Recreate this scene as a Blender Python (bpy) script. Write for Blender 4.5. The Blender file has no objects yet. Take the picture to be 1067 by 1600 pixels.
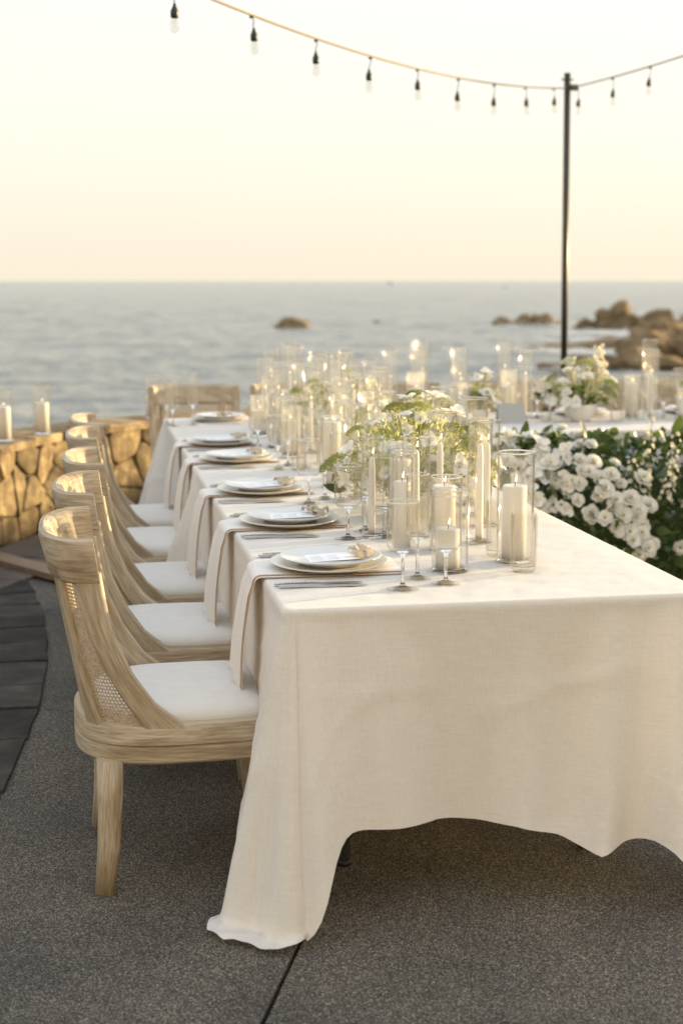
import bpy, bmesh, math, random
import numpy as np
from mathutils import Vector, Matrix, noise
random.seed(7)
R = math.radians
scene = bpy.context.scene

# ------------------------------------------------------------------ camera
PITCH, YAW = R(9.224), R(10.39)
cam_d = bpy.data.cameras.new('camera')
cam = bpy.data.objects.new('camera', cam_d)
scene.collection.objects.link(cam)
cam.location = (-0.4546, -3.2654, 1.51)
cam.rotation_euler = (R(90) - PITCH, 0, -YAW)
cam_d.sensor_fit = 'VERTICAL'
cam_d.sensor_height = 36.0
cam_d.lens = 50.0
cam_d.clip_end = 60000
cam_d.dof.use_dof = True
cam_d.dof.focus_distance = 3.85
cam_d.dof.aperture_fstop = 2.8
scene.camera = cam

# ------------------------------------------------------------------ sky
SUN_AZ, SUN_EL = R(74), R(8.0)
world = bpy.data.worlds.new('World')
scene.world = world
world.use_nodes = True
wn, wl = world.node_tree.nodes, world.node_tree.links
wn.clear()
wout = wn.new('ShaderNodeOutputWorld')
wbg = wn.new('ShaderNodeBackground')
sky = wn.new('ShaderNodeTexSky')
sky.sky_type = 'NISHITA'
sky.sun_disc = False
sky.sun_elevation = SUN_EL
sky.sun_rotation = SUN_AZ
sky.dust_density = 4.0
sky.air_density = 1.2
wtc = wn.new('ShaderNodeTexCoord')
wsep = wn.new('ShaderNodeSeparateXYZ')
wl.new(wtc.outputs['Generated'], wsep.inputs[0])
wramp = wn.new('ShaderNodeValToRGB')          # sea-air haze: cream at the horizon, paler above
wl.new(wsep.outputs['Z'], wramp.inputs[0])
els = wramp.color_ramp.elements
els[0].position = 0.0
els[0].color = (0.925, 0.83, 0.655, 1)
els[1].position = 1.0
els[1].color = (0.93, 1.02, 1.13, 1)
for p, c in ((0.08, (0.91, 0.87, 0.765)), (0.19, (0.88, 0.87, 0.835)), (0.5, (0.98, 1.02, 1.05))):
    e = els.new(p)
    e.color = (*c, 1)
wmul = wn.new('ShaderNodeMixRGB')
wmul.blend_type = 'MULTIPLY'
wmul.inputs[0].default_value = 1
wmul.inputs[2].default_value = (0.05, 0.05, 0.05, 1)
wl.new(sky.outputs[0], wmul.inputs[1])
wmix = wn.new('ShaderNodeMixRGB')
wmix.blend_type = 'ADD'
wmix.inputs[0].default_value = 0.97
wl.new(wmul.outputs[0], wmix.inputs[1])
wl.new(wramp.outputs[0], wmix.inputs[2])
wl.new(wmix.outputs[0], wbg.inputs[0])
wbg.inputs[1].default_value = 0.485
wl.new(wbg.outputs[0], wout.inputs[0])

# ------------------------------------------------------------------ sun
sun_d = bpy.data.lights.new('sun', 'SUN')
sun_d.energy = 5.0
sun_d.angle = R(0.6)
sun_d.color = (1.0, 0.77, 0.42)
sun = bpy.data.objects.new('sun', sun_d)
scene.collection.objects.link(sun)
SUN = Vector((math.sin(SUN_AZ) * math.cos(SUN_EL), math.cos(SUN_AZ) * math.cos(SUN_EL), math.sin(SUN_EL)))
sun.rotation_euler = SUN.to_track_quat('Z', 'Y').to_euler()

# ------------------------------------------------------------------ exposure and sampling
vs = scene.view_settings
vs.view_transform = 'Standard'
vs.look = 'None'
vs.gamma = 1
vs.exposure = 1.15
cy = scene.cycles
cy.use_denoising = True
cy.max_bounces = 10
cy.transparent_max_bounces = 72
cy.caustics_reflective = False
cy.caustics_refractive = False
cy.sample_clamp_indirect = 6

# ================================================================== helpers
COL = scene.collection


def tag(o, label=None, cat=None, group=None, kind=None):
    if label: o['label'] = label
    if cat: o['category'] = cat
    if group: o['group'] = group
    if kind: o['kind'] = kind
    return o


def inst(name, mesh, parent=None, loc=(0, 0, 0), rot=(0, 0, 0), scale=(1, 1, 1)):
    o = bpy.data.objects.new(name, mesh)
    COL.objects.link(o)
    o.location = loc
    o.rotation_euler = rot
    o.scale = scale if hasattr(scale, '__len__') else (scale,) * 3
    if parent: o.parent = parent
    return o


def empty(name, loc=(0, 0, 0), rz=0.0):
    o = bpy.data.objects.new(name, None)
    o.empty_display_size = 0.05
    COL.objects.link(o)
    o.location = loc
    o.rotation_euler = (0, 0, rz)
    return o


class MB:
    def __init__(s):
        s.v, s.f, s.uv = [], [], []

    def face(s, idx, uv=None):
        s.f.append(tuple(idx))
        s.uv.append(uv)

    def grid(s, P, closeu=False, closev=False, UV=None):
        """P[i][j] points"""
        n, m = len(P), len(P[0])
        b = len(s.v)
        for row in P: s.v.extend([tuple(p) for p in row])
        for i in range(n if closeu else n - 1):
            for j in range(m if closev else m - 1):
                i2, j2 = (i + 1) % n, (j + 1) % m
                uv = None
                if UV:
                    uv = [UV(i, j), UV(i + 1, j), UV(i + 1, j + 1), UV(i, j + 1)]
                s.face((b + i * m + j, b + i2 * m + j, b + i2 * m + j2, b + i * m + j2), uv)
        return b

    def cap(s, b, n, flip=False):
        idx = list(range(b, b + n))
        s.face(idx[::-1] if flip else idx)

    def lathe(s, prof, n=24, c=(0, 0, 0), closed=False):
        P = []
        for k in range(n):
            a = 2 * math.pi * k / n
            P.append([(c[0] + r * math.cos(a), c[1] + r * math.sin(a), c[2] + z) for r, z in prof])
        s.grid(P, closeu=True, closev=closed)

    def tube(s, pts, rad, n=8, caps=True, square=False):
        pts = [Vector(p) for p in pts]
        if not hasattr(rad, '__len__'): rad = [rad] * len(pts)
        rows, ref, L, Ls = [], None, 0, []
        for i, p in enumerate(pts):
            t = (pts[min(i + 1, len(pts) - 1)] - pts[max(i - 1, 0)]).normalized()
            if ref is None: ref = Vector((1, 0, 0)) if abs(t.x) < 0.8 else Vector((0, 1, 0))
            a = (ref - t * ref.dot(t)).normalized()
            ref = a
            b2 = t.cross(a)
            if i: L += (p - pts[i - 1]).length
            Ls.append(L)
            row = []
            for k in range(n):
                an = 2 * math.pi * k / n
                ca, sa = math.cos(an), math.sin(an)
                if square:
                    q = (abs(ca) ** 5 + abs(sa) ** 5) ** (-1 / 5)
                    ca, sa = ca * q, sa * q
                row.append(p + a * (rad[i] * ca) + b2 * (rad[i] * sa))
            rows.append(row)
        r0 = max(rad)
        b = s.grid(rows, closev=True, UV=lambda i, j: (6.28 * r0 * j / n, Ls[min(i, len(Ls) - 1)]))
        if caps:
            s.cap(b, n, True)
            s.cap(b + (len(pts) - 1) * n, n)
        return s

    def box(s, c, d, rz=0.0):
        b = len(s.v)
        ca, sa = math.cos(rz), math.sin(rz)
        for dz in (-.5, .5):
            for dx, dy in ((-.5, -.5), (.5, -.5), (.5, .5), (-.5, .5)):
                x, y = dx * d[0], dy * d[1]
                s.v.append((c[0] + x * ca - y * sa, c[1] + x * sa + y * ca, c[2] + dz * d[2]))
        for q in ((3, 2, 1, 0), (4, 5, 6, 7), (0, 1, 5, 4), (1, 2, 6, 5), (2, 3, 7, 6), (3, 0, 4, 7)):
            uvs = []
            for k in q:
                vx, vy, vz = (s.v[b + k][i] - c[i] for i in range(3))
                uvs.append((vx + 0.3 * vz, vy + 0.7 * vz) if d[1] > d[0] else (vy + 0.3 * vz, vx + 0.7 * vz))
            s.face(tuple(b + k for k in q), uvs)
        return s

    def octa(s, c, r):
        b = len(s.v)
        x, y, z = c
        s.v += [(x + r, y, z), (x - r, y, z), (x, y + r, z), (x, y - r, z), (x, y, z + r), (x, y, z - r)]
        for q in ((0, 2, 4), (2, 1, 4), (1, 3, 4), (3, 0, 4), (2, 0, 5), (1, 2, 5), (3, 1, 5), (0, 3, 5)):
            s.face(tuple(b + k for k in q))

    def mesh(s, name, mat, smooth=True, fix=True):
        m = bpy.data.meshes.new(name)
        m.from_pydata([tuple(p) for p in s.v], [], s.f)
        if any(u is not None for u in s.uv):
            ul = m.uv_layers.new(name='UVMap')
            k = 0
            data = np.zeros(2 * sum(len(f) for f in s.f), dtype=np.float32)
            for f, u in zip(s.f, s.uv):
                for j in range(len(f)):
                    if u is not None: data[2 * k], data[2 * k + 1] = u[j]
                    k += 1
            ul.data.foreach_set('uv', data)
        m.polygons.foreach_set('use_smooth', [smooth] * len(s.f))
        m.materials.append(mat)
        m.update()
        if fix and len(s.f) < 60000:
            bm = bmesh.new()
            bm.from_mesh(m)
            bmesh.ops.recalc_face_normals(bm, faces=bm.faces)
            bm.to_mesh(m)
            bm.free()
        return m

    def build(s, name, mat, parent=None, smooth=True, loc=(0, 0, 0)):
        return inst(name, s.mesh(name, mat, smooth), parent, loc)


def auto_sharp(mesh, deg=35):
    mesh.set_sharp_from_angle(angle=R(deg))


def interp(t, pts):
    if t <= pts[0][0]: return pts[0][1]
    for (a, b), (c, d) in zip(pts, pts[1:]):
        if t <= c: return b + (d - b) * (t - a) / (c - a)
    return pts[-1][1]


def fbm(x, y, z, o=4):
    return noise.fractal(Vector((x, y, z)), 0.9, 2.0, o)


# ================================================================== materials
def nmat(name):
    m = bpy.data.materials.new(name)
    m.use_nodes = True
    nt = m.node_tree
    nt.nodes.clear()
    out = nt.nodes.new('ShaderNodeOutputMaterial')
    return m, nt, nt.nodes, nt.links, out


def N(nt, typ, **kw):
    n = nt.nodes.new(typ)
    for k, v in kw.items():
        if k in n.inputs: n.inputs[k].default_value = v
        else: setattr(n, k, v)
    return n


def ramp(nt, stops):
    r = nt.nodes.new('ShaderNodeValToRGB')
    e = r.color_ramp.elements
    e[0].position, e[0].color = stops[0][0], (*stops[0][1], 1)
    e[1].position, e[1].color = stops[-1][0], (*stops[-1][1], 1)
    for p, c in stops[1:-1]: e.new(p).color = (*c, 1)
    return r


def coords(nt, kind='Object', scale=(1, 1, 1)):
    tc = nt.nodes.new('ShaderNodeTexCoord')
    mp = nt.nodes.new('ShaderNodeMapping')
    mp.inputs['Scale'].default_value = scale
    nt.links.new(tc.outputs[kind], mp.inputs[0])
    return mp.outputs[0]


def simple(name, col, rough=0.6, metal=0.0, var=0.0, scale=20, spec=0.5, bump=0.0):
    m, nt, nn, l, out = nmat(name)
    p = nn.new('ShaderNodeBsdfPrincipled')
    p.inputs['Roughness'].default_value = rough
    p.inputs['Metallic'].default_value = metal
    p.inputs['Specular IOR Level'].default_value = spec
    if var or bump:
        v = coords(nt)
        t = N(nt, 'ShaderNodeTexNoise', Scale=scale, Detail=5.0)
        l.new(v, t.inputs['Vector'])
        r = ramp(nt, [(0.3, tuple(c * (1 - var) for c in col)), (0.7, tuple(min(1, c * (1 + var)) for c in col))])
        l.new(t.outputs[0], r.inputs[0])
        l.new(r.outputs[0], p.inputs['Base Color'])
        if bump:
            b = N(nt, 'ShaderNodeBump', Strength=bump, Distance=0.01)
            l.new(t.outputs[0], b.inputs['Height'])
            l.new(b.outputs[0], p.inputs['Normal'])
    else:
        p.inputs['Base Color'].default_value = (*col, 1)
    l.new(p.outputs[0], out.inputs[0])
    return m


def m_translucent(name, col, tcol, fac, rough=1.0, weave=0.0, scale=900, wr=0.0, gloss=0.0, objvar=0.0):
    m, nt, nn, l, out = nmat(name)
    d = N(nt, 'ShaderNodeBsdfDiffuse')
    t = N(nt, 'ShaderNodeBsdfTranslucent')
    d.inputs['Color'].default_value = (*col, 1)
    t.inputs['Color'].default_value = (*tcol, 1)
    mx = N(nt, 'ShaderNodeMixShader', Fac=fac)
    l.new(d.outputs[0], mx.inputs[1])
    l.new(t.outputs[0], mx.inputs[2])
    if objvar:
        oi = nn.new('ShaderNodeObjectInfo')
        r = ramp(nt, [(0, tuple(c * (1 - objvar) for c in col)), (1, tuple(min(1, c * (1 + objvar)) for c in col))])
        l.new(oi.outputs['Random'], r.inputs[0])
        l.new(r.outputs[0], d.inputs['Color'])
    if weave or wr:
        v = coords(nt)
        prev = None
        if wr:
            n1 = N(nt, 'ShaderNodeTexNoise', Scale=9.0, Detail=3.0, Roughness=0.5, Distortion=0.2)
            l.new(coords(nt, 'Object', (1, 1.6, 1.2)), n1.inputs['Vector'])
            b1 = N(nt, 'ShaderNodeBump', Strength=wr, Distance=0.03)
            l.new(n1.outputs[0], b1.inputs['Height'])
            prev = b1
        if weave:
            # linen slubs: two stretched noises crossing, in height and a little in tone
            na = N(nt, 'ShaderNodeTexNoise', Scale=1.0, Detail=3.0)
            l.new(coords(nt, 'Object', (scale, scale, 40)), na.inputs['Vector'])
            nb = N(nt, 'ShaderNodeTexNoise', Scale=1.0, Detail=3.0)
            l.new(coords(nt, 'Object', (25, 25, scale)), nb.inputs['Vector'])
            ad = N(nt, 'ShaderNodeMath', operation='ADD')
            l.new(na.outputs[0], ad.inputs[0])
            l.new(nb.outputs[0], ad.inputs[1])
            b2 = N(nt, 'ShaderNodeBump', Strength=weave, Distance=0.002)
            l.new(ad.outputs[0], b2.inputs['Height'])
            if prev: l.new(prev.outputs[0], b2.inputs['Normal'])
            prev = b2
            r = ramp(nt, [(0.3, tuple(c * 0.93 for c in col)), (0.7, tuple(min(1, c * 1.05) for c in col))])
            hv = N(nt, 'ShaderNodeMath', operation='MULTIPLY')
            hv.inputs[1].default_value = 0.5
            l.new(ad.outputs[0], hv.inputs[0])
            l.new(hv.outputs[0], r.inputs[0])
            l.new(r.outputs[0], d.inputs['Color'])
        l.new(prev.outputs[0], d.inputs['Normal'])
        l.new(prev.outputs[0], t.inputs['Normal'])
    last = mx
    if gloss:
        g = N(nt, 'ShaderNodeBsdfGlossy', Roughness=rough)
        lw = N(nt, 'ShaderNodeFresnel', IOR=1.4)
        mu = N(nt, 'ShaderNodeMath', operation='MULTIPLY')
        mu.inputs[1].default_value = gloss
        l.new(lw.outputs[0], mu.inputs[0])
        m2 = N(nt, 'ShaderNodeMixShader')
        l.new(mu.outputs[0], m2.inputs[0])
        l.new(mx.outputs[0], m2.inputs[1])
        l.new(g.outputs[0], m2.inputs[2])
        last = m2
    l.new(last.outputs[0], out.inputs[0])
    return m


def m_glass(name, tint=(0.994, 0.992, 0.985), edge=(0.86, 0.83, 0.75), refl=1.0, rough=0.02, milky=0.0):
    m, nt, nn, l, out = nmat(name)
    lw = N(nt, 'ShaderNodeLayerWeight', Blend=0.5)
    r = ramp(nt, [(0.0, tint), (0.70, tint), (0.98, edge)])
    l.new(lw.outputs['Facing'], r.inputs[0])
    tr = nn.new('ShaderNodeBsdfTransparent')
    l.new(r.outputs[0], tr.inputs['Color'])
    g = N(nt, 'ShaderNodeBsdfGlossy', Roughness=rough)
    pw = N(nt, 'ShaderNodeMath', operation='POWER')
    pw.inputs[1].default_value = 3.8
    l.new(lw.outputs['Facing'], pw.inputs[0])
    mu = N(nt, 'ShaderNodeMath', operation='MULTIPLY_ADD')      # Schlick: 4 % head on, all at grazing
    mu.inputs[1].default_value = 0.90 * refl
    mu.inputs[2].default_value = 0.045 * refl
    l.new(pw.outputs[0], mu.inputs[0])
    mx = N(nt, 'ShaderNodeMixShader')
    l.new(mu.outputs[0], mx.inputs[0])
    l.new(tr.outputs[0], mx.inputs[1])
    l.new(g.outputs[0], mx.inputs[2])
    last = mx
    if milky:
        tl = N(nt, 'ShaderNodeBsdfTranslucent')
        tl.inputs['Color'].default_value = (0.95, 0.92, 0.85, 1)
        m2 = N(nt, 'ShaderNodeMixShader', Fac=milky)
        l.new(mx.outputs[0], m2.inputs[1])
        l.new(tl.outputs[0], m2.inputs[2])
        last = m2
    l.new(last.outputs[0], out.inputs[0])
    return m


def m_solid_glass(name):
    m, nt, nn, l, out = nmat(name)
    g = N(nt, 'ShaderNodeBsdfGlass', Roughness=0.0, IOR=1.47)
    l.new(g.outputs[0], out.inputs[0])
    return m


def m_wood(name, c1, c2, c3, sc=1.0):
    m, nt, nn, l, out = nmat(name)
    p = nn.new('ShaderNodeBsdfPrincipled')
    p.inputs['Roughness'].default_value = 0.55
    p.inputs['Specular IOR Level'].default_value = 0.35
    oi = nn.new('ShaderNodeObjectInfo')
    tc = nn.new('ShaderNodeTexCoord')
    ad = N(nt, 'ShaderNodeVectorMath', operation='ADD')
    cm = nn.new('ShaderNodeCombineXYZ')
    m5 = N(nt, 'ShaderNodeMath', operation='MULTIPLY')
    m5.inputs[1].default_value = 37.0
    l.new(oi.outputs['Random'], m5.inputs[0])
    l.new(m5.outputs[0], cm.inputs[0])
    l.new(m5.outputs[0], cm.inputs[1])
    l.new(tc.outputs['UV'], ad.inputs[0])
    l.new(cm.outputs[0], ad.inputs[1])

    def nz(scale, d=6.0, dist=0.0):
        mp = nn.new('ShaderNodeMapping')
        mp.inputs['Scale'].default_value = scale
        l.new(ad.outputs[0], mp.inputs[0])
        t = N(nt, 'ShaderNodeTexNoise', Scale=1.0, Detail=d, Roughness=0.6, Distortion=dist)
        l.new(mp.outputs[0], t.inputs['Vector'])
        return t.outputs[0]
    big = nz((26 * sc, 4.0 * sc, 1), 6.0, 0.9)
    fine = nz((290 * sc, 13 * sc, 1), 6.0, 0.4)
    r1 = ramp(nt, [(0.28, c3), (0.5, c2), (0.72, c1)])
    l.new(big, r1.inputs[0])
    r2 = ramp(nt, [(0.36, (0.60, 0.56, 0.50)), (0.52, (0.96, 0.95, 0.92)), (0.68, (1.20, 1.22, 1.24))])
    l.new(fine, r2.inputs[0])
    mu = N(nt, 'ShaderNodeMixRGB', blend_type='MULTIPLY')
    mu.inputs[0].default_value = 0.8
    l.new(r1.outputs[0], mu.inputs[1])
    l.new(r2.outputs[0], mu.inputs[2])
    l.new(mu.outputs[0], p.inputs['Base Color'])
    b = N(nt, 'ShaderNodeBump', Strength=0.35, Distance=0.002)
    l.new(fine, b.inputs['Height'])
    l.new(b.outputs[0], p.inputs['Normal'])
    l.new(p.outputs[0], out.inputs[0])
    return m


def m_cane(name):
    m, nt, nn, l, out = nmat(name)
    tc = nn.new('ShaderNodeTexCoord')
    sp = nn.new('ShaderNodeSeparateXYZ')
    l.new(tc.outputs['UV'], sp.inputs[0])
    hs = []
    for k in ('X', 'Y'):
        a = N(nt, 'ShaderNodeMath', operation='MULTIPLY')
        a.inputs[1].default_value = 2 * math.pi / 0.0085
        s1 = N(nt, 'ShaderNodeMath', operation='SINE')
        l.new(sp.outputs[k], a.inputs[0])
        l.new(a.outputs[0], s1.inputs[0])
        g = N(nt, 'ShaderNodeMath', operation='GREATER_THAN')
        g.inputs[1].default_value = -0.05
        l.new(s1.outputs[0], g.inputs[0])
        hs.append(g)
    mul = N(nt, 'ShaderNodeMath', operation='MULTIPLY')
    l.new(hs[0].outputs[0], mul.inputs[0])
    l.new(hs[1].outputs[0], mul.inputs[1])
    d = N(nt, 'ShaderNodeBsdfDiffuse')
    n1 = N(nt, 'ShaderNodeTexNoise', Scale=120.0, Detail=3.0)
    l.new(tc.outputs['UV'], n1.inputs['Vector'])
    r = ramp(nt, [(0.3, (0.40, 0.29, 0.19)), (0.7, (0.66, 0.54, 0.40))])
    l.new(n1.outputs[0], r.inputs[0])
    l.new(r.outputs[0], d.inputs['Color'])
    t = nn.new('ShaderNodeBsdfTransparent')
    mx = nn.new('ShaderNodeMixShader')
    l.new(mul.outputs[0], mx.inputs[0])
    l.new(d.outputs[0], mx.inputs[1])
    l.new(t.outputs[0], mx.inputs[2])
    l.new(mx.outputs[0], out.inputs[0])
    return m


def m_aggregate(name):
    m, nt, nn, l, out = nmat(name)
    p = nn.new('ShaderNodeBsdfPrincipled')
    v = coords(nt)
    vo = N(nt, 'ShaderNodeTexVoronoi', Scale=340.0)
    l.new(v, vo.inputs['Vector'])
    wn_ = N(nt, 'ShaderNodeTexNoise', Scale=420.0, Detail=2.0)
    l.new(v, wn_.inputs['Vector'])
    big = N(nt, 'ShaderNodeTexNoise', Scale=2.2, Detail=5.0)
    l.new(v, big.inputs['Vector'])
    sx = nn.new('ShaderNodeSeparateColor')
    l.new(vo.outputs['Color'], sx.inputs[0])
    r = ramp(nt, [(0.0, (0.022, 0.020, 0.017)), (0.45, (0.084, 0.076, 0.064)), (0.8, (0.175, 0.156, 0.130)), (1.0, (0.37, 0.335, 0.285))])
    l.new(sx.outputs[0], r.inputs[0])
    r3 = ramp(nt, [(0.35, (0.5, 0.5, 0.5)), (0.65, (1.25, 1.25, 1.25))])
    l.new(wn_.outputs[0], r3.inputs[0])
    r2 = ramp(nt, [(0.28, (0.62, 0.62, 0.64)), (0.5, (0.98, 0.97, 0.95)), (0.72, (1.2, 1.16, 1.1))])
    l.new(big.outputs[0], r2.inputs[0])
    a = N(nt, 'ShaderNodeMixRGB', blend_type='MULTIPLY')
    a.inputs[0].default_value = 1
    l.new(r.outputs[0], a.inputs[1])
    l.new(r3.outputs[0], a.inputs[2])
    b = N(nt, 'ShaderNodeMixRGB', blend_type='MULTIPLY')
    b.inputs[0].default_value = 1
    l.new(a.outputs[0], b.inputs[1])
    l.new(r2.outputs[0], b.inputs[2])
    # thin wandering hairline cracks
    ck = N(nt, 'ShaderNodeTexVoronoi', Scale=0.55, feature='DISTANCE_TO_EDGE')
    dn = N(nt, 'ShaderNodeTexNoise', Scale=3.0, Detail=4.0)
    l.new(v, dn.inputs['Vector'])
    mixv = N(nt, 'ShaderNodeMixRGB')
    mixv.inputs[0].default_value = 0.25
    l.new(v, mixv.inputs[1])
    l.new(dn.outputs['Color'], mixv.inputs[2])
    l.new(mixv.outputs[0], ck.inputs['Vector'])
    cr = ramp(nt, [(0.0, (0.35, 0.35, 0.35)), (0.004, (1, 1, 1))])
    l.new(ck.outputs['Distance'], cr.inputs[0])
    c = N(nt, 'ShaderNodeMixRGB', blend_type='MULTIPLY')
    c.inputs[0].default_value = 0.35
    l.new(b.outputs[0], c.inputs[1])
    l.new(cr.outputs[0], c.inputs[2])
    l.new(c.outputs[0], p.inputs['Base Color'])
    p.inputs['Roughness'].default_value = 0.8
    p.inputs['Specular IOR Level'].default_value = 0.3
    bp = N(nt, 'ShaderNodeBump', Strength=0.6, Distance=0.003)
    l.new(vo.outputs['Distance'], bp.inputs['Height'])
    l.new(bp.outputs[0], p.inputs['Normal'])
    l.new(p.outputs[0], out.inputs[0])
    return m


def m_stone(name, stops, sc=6.0, bump=0.5, rand=0.35, rough=0.85, dist=0.02):
    m, nt, nn, l, out = nmat(name)
    p = nn.new('ShaderNodeBsdfPrincipled')
    p.inputs['Roughness'].default_value = rough
    p.inputs['Specular IOR Level'].default_value = 0.3
    v = coords(nt)
    n1 = N(nt, 'ShaderNodeTexNoise', Scale=sc, Detail=8.0, Roughness=0.62, Distortion=0.4)
    l.new(v, n1.inputs['Vector'])
    r = ramp(nt, stops)
    l.new(n1.outputs[0], r.inputs[0])
    oi = nn.new('ShaderNodeObjectInfo')
    hs = nn.new('ShaderNodeHueSaturation')
    mr = N(nt, 'ShaderNodeMapRange')
    mr.inputs['To Min'].default_value = 1 - rand
    mr.inputs['To Max'].default_value = 1 + rand
    l.new(oi.outputs['Random'], mr.inputs['Value'])
    l.new(mr.outputs[0], hs.inputs['Value'])
    l.new(r.outputs[0], hs.inputs['Color'])
    l.new(hs.outputs[0], p.inputs['Base Color'])
    n2 = N(nt, 'ShaderNodeTexNoise', Scale=sc * 4, Detail=8.0, Roughness=0.7)
    l.new(v, n2.inputs['Vector'])
    b = N(nt, 'ShaderNodeBump', Strength=bump, Distance=dist)
    l.new(n2.outputs[0], b.inputs['Height'])
    l.new(b.outputs[0], p.inputs['Normal'])
    l.new(p.outputs[0], out.inputs[0])
    return m


def m_sea(name):
    m, nt, nn, l, out = nmat(name)
    p = nn.new('ShaderNodeBsdfPrincipled')
    p.inputs['Base Color'].default_value = (0.215, 0.22, 0.195, 1)
    p.inputs['Roughness'].default_value = 0.2
    p.inputs['IOR'].default_value = 1.33
    hs = []
    for sc, st, di in (((0.10, 0.28, 1), 0.8, 1.3), ((0.55, 1.2, 1), 0.8, 0.40), ((2.2, 4.0, 1), 0.7, 0.09)):
        t = N(nt, 'ShaderNodeTexNoise', Scale=1.0, Detail=4.0, Roughness=0.6, Distortion=0.6)
        l.new(coords(nt, 'Object', sc), t.inputs['Vector'])
        b = N(nt, 'ShaderNodeBump', Strength=st, Distance=di)
        l.new(t.outputs[0], b.inputs['Height'])
        if hs: l.new(hs[-1].outputs[0], b.inputs['Normal'])
        hs.append(b)
    l.new(hs[-1].outputs[0], p.inputs['Normal'])
    l.new(p.outputs[0], out.inputs[0])
    return m


def m_emit(name, col, s):
    m, nt, nn, l, out = nmat(name)
    e = N(nt, 'ShaderNodeEmission', Strength=s)
    e.inputs['Color'].default_value = (*col, 1)
    l.new(e.outputs[0], out.inputs[0])
    return m


def m_menu(name):
    m, nt, nn, l, out = nmat(name)
    p = nn.new('ShaderNodeBsdfPrincipled')
    p.inputs['Roughness'].default_value = 0.7
    tc = nn.new('ShaderNodeTexCoord')
    sp = nn.new('ShaderNodeSeparateXYZ')
    l.new(tc.outputs['UV'], sp.inputs[0])

    def band(src, per, duty):
        a = N(nt, 'ShaderNodeMath', operation='MULTIPLY')
        a.inputs[1].default_value = 1 / per
        f = N(nt, 'ShaderNodeMath', operation='FRACT')
        g = N(nt, 'ShaderNodeMath', operation='LESS_THAN')
        g.inputs[1].default_value = duty
        l.new(src, a.inputs[0])
        l.new(a.outputs[0], f.inputs[0])
        l.new(f.outputs[0], g.inputs[0])
        return g.outputs[0]
    rows = band(sp.outputs['Y'], 0.0062, 0.45)
    blocks = band(sp.outputs['Y'], 0.044, 0.62)
    nz = N(nt, 'ShaderNodeTexNoise', Scale=1.0, Detail=2.0)
    l.new(coords(nt, 'UV', (420, 160, 1)), nz.inputs['Vector'])
    gt = N(nt, 'ShaderNodeMath', operation='GREATER_THAN')
    gt.inputs[1].default_value = 0.46
    l.new(nz.outputs[0], gt.inputs[0])
    ab = N(nt, 'ShaderNodeMath', operation='ABSOLUTE')
    l.new(sp.outputs['X'], ab.inputs[0])
    nx = N(nt, 'ShaderNodeTexNoise', Scale=1.0)
    l.new(coords(nt, 'UV', (0.01, 160, 1)), nx.inputs['Vector'])
    lim = N(nt, 'ShaderNodeMath', operation='MULTIPLY')
    lim.inputs[1].default_value = 0.06
    l.new(nx.outputs[0], lim.inputs[0])
    lt = N(nt, 'ShaderNodeMath', operation='LESS_THAN')
    l.new(ab.outputs[0], lt.inputs[0])
    l.new(lim.outputs[0], lt.inputs[1])
    cur = rows
    for o in (blocks, gt.outputs[0], lt.outputs[0]):
        q = N(nt, 'ShaderNodeMath', operation='MULTIPLY')
        l.new(cur, q.inputs[0])
        l.new(o, q.inputs[1])
        cur = q.outputs[0]
    r = ramp(nt, [(0, (0.86, 0.86, 0.87)), (1, (0.50, 0.50, 0.52))])
    l.new(cur, r.inputs[0])
    l.new(r.outputs[0], p.inputs['Base Color'])
    l.new(p.outputs[0], out.inputs[0])
    return m


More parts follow.
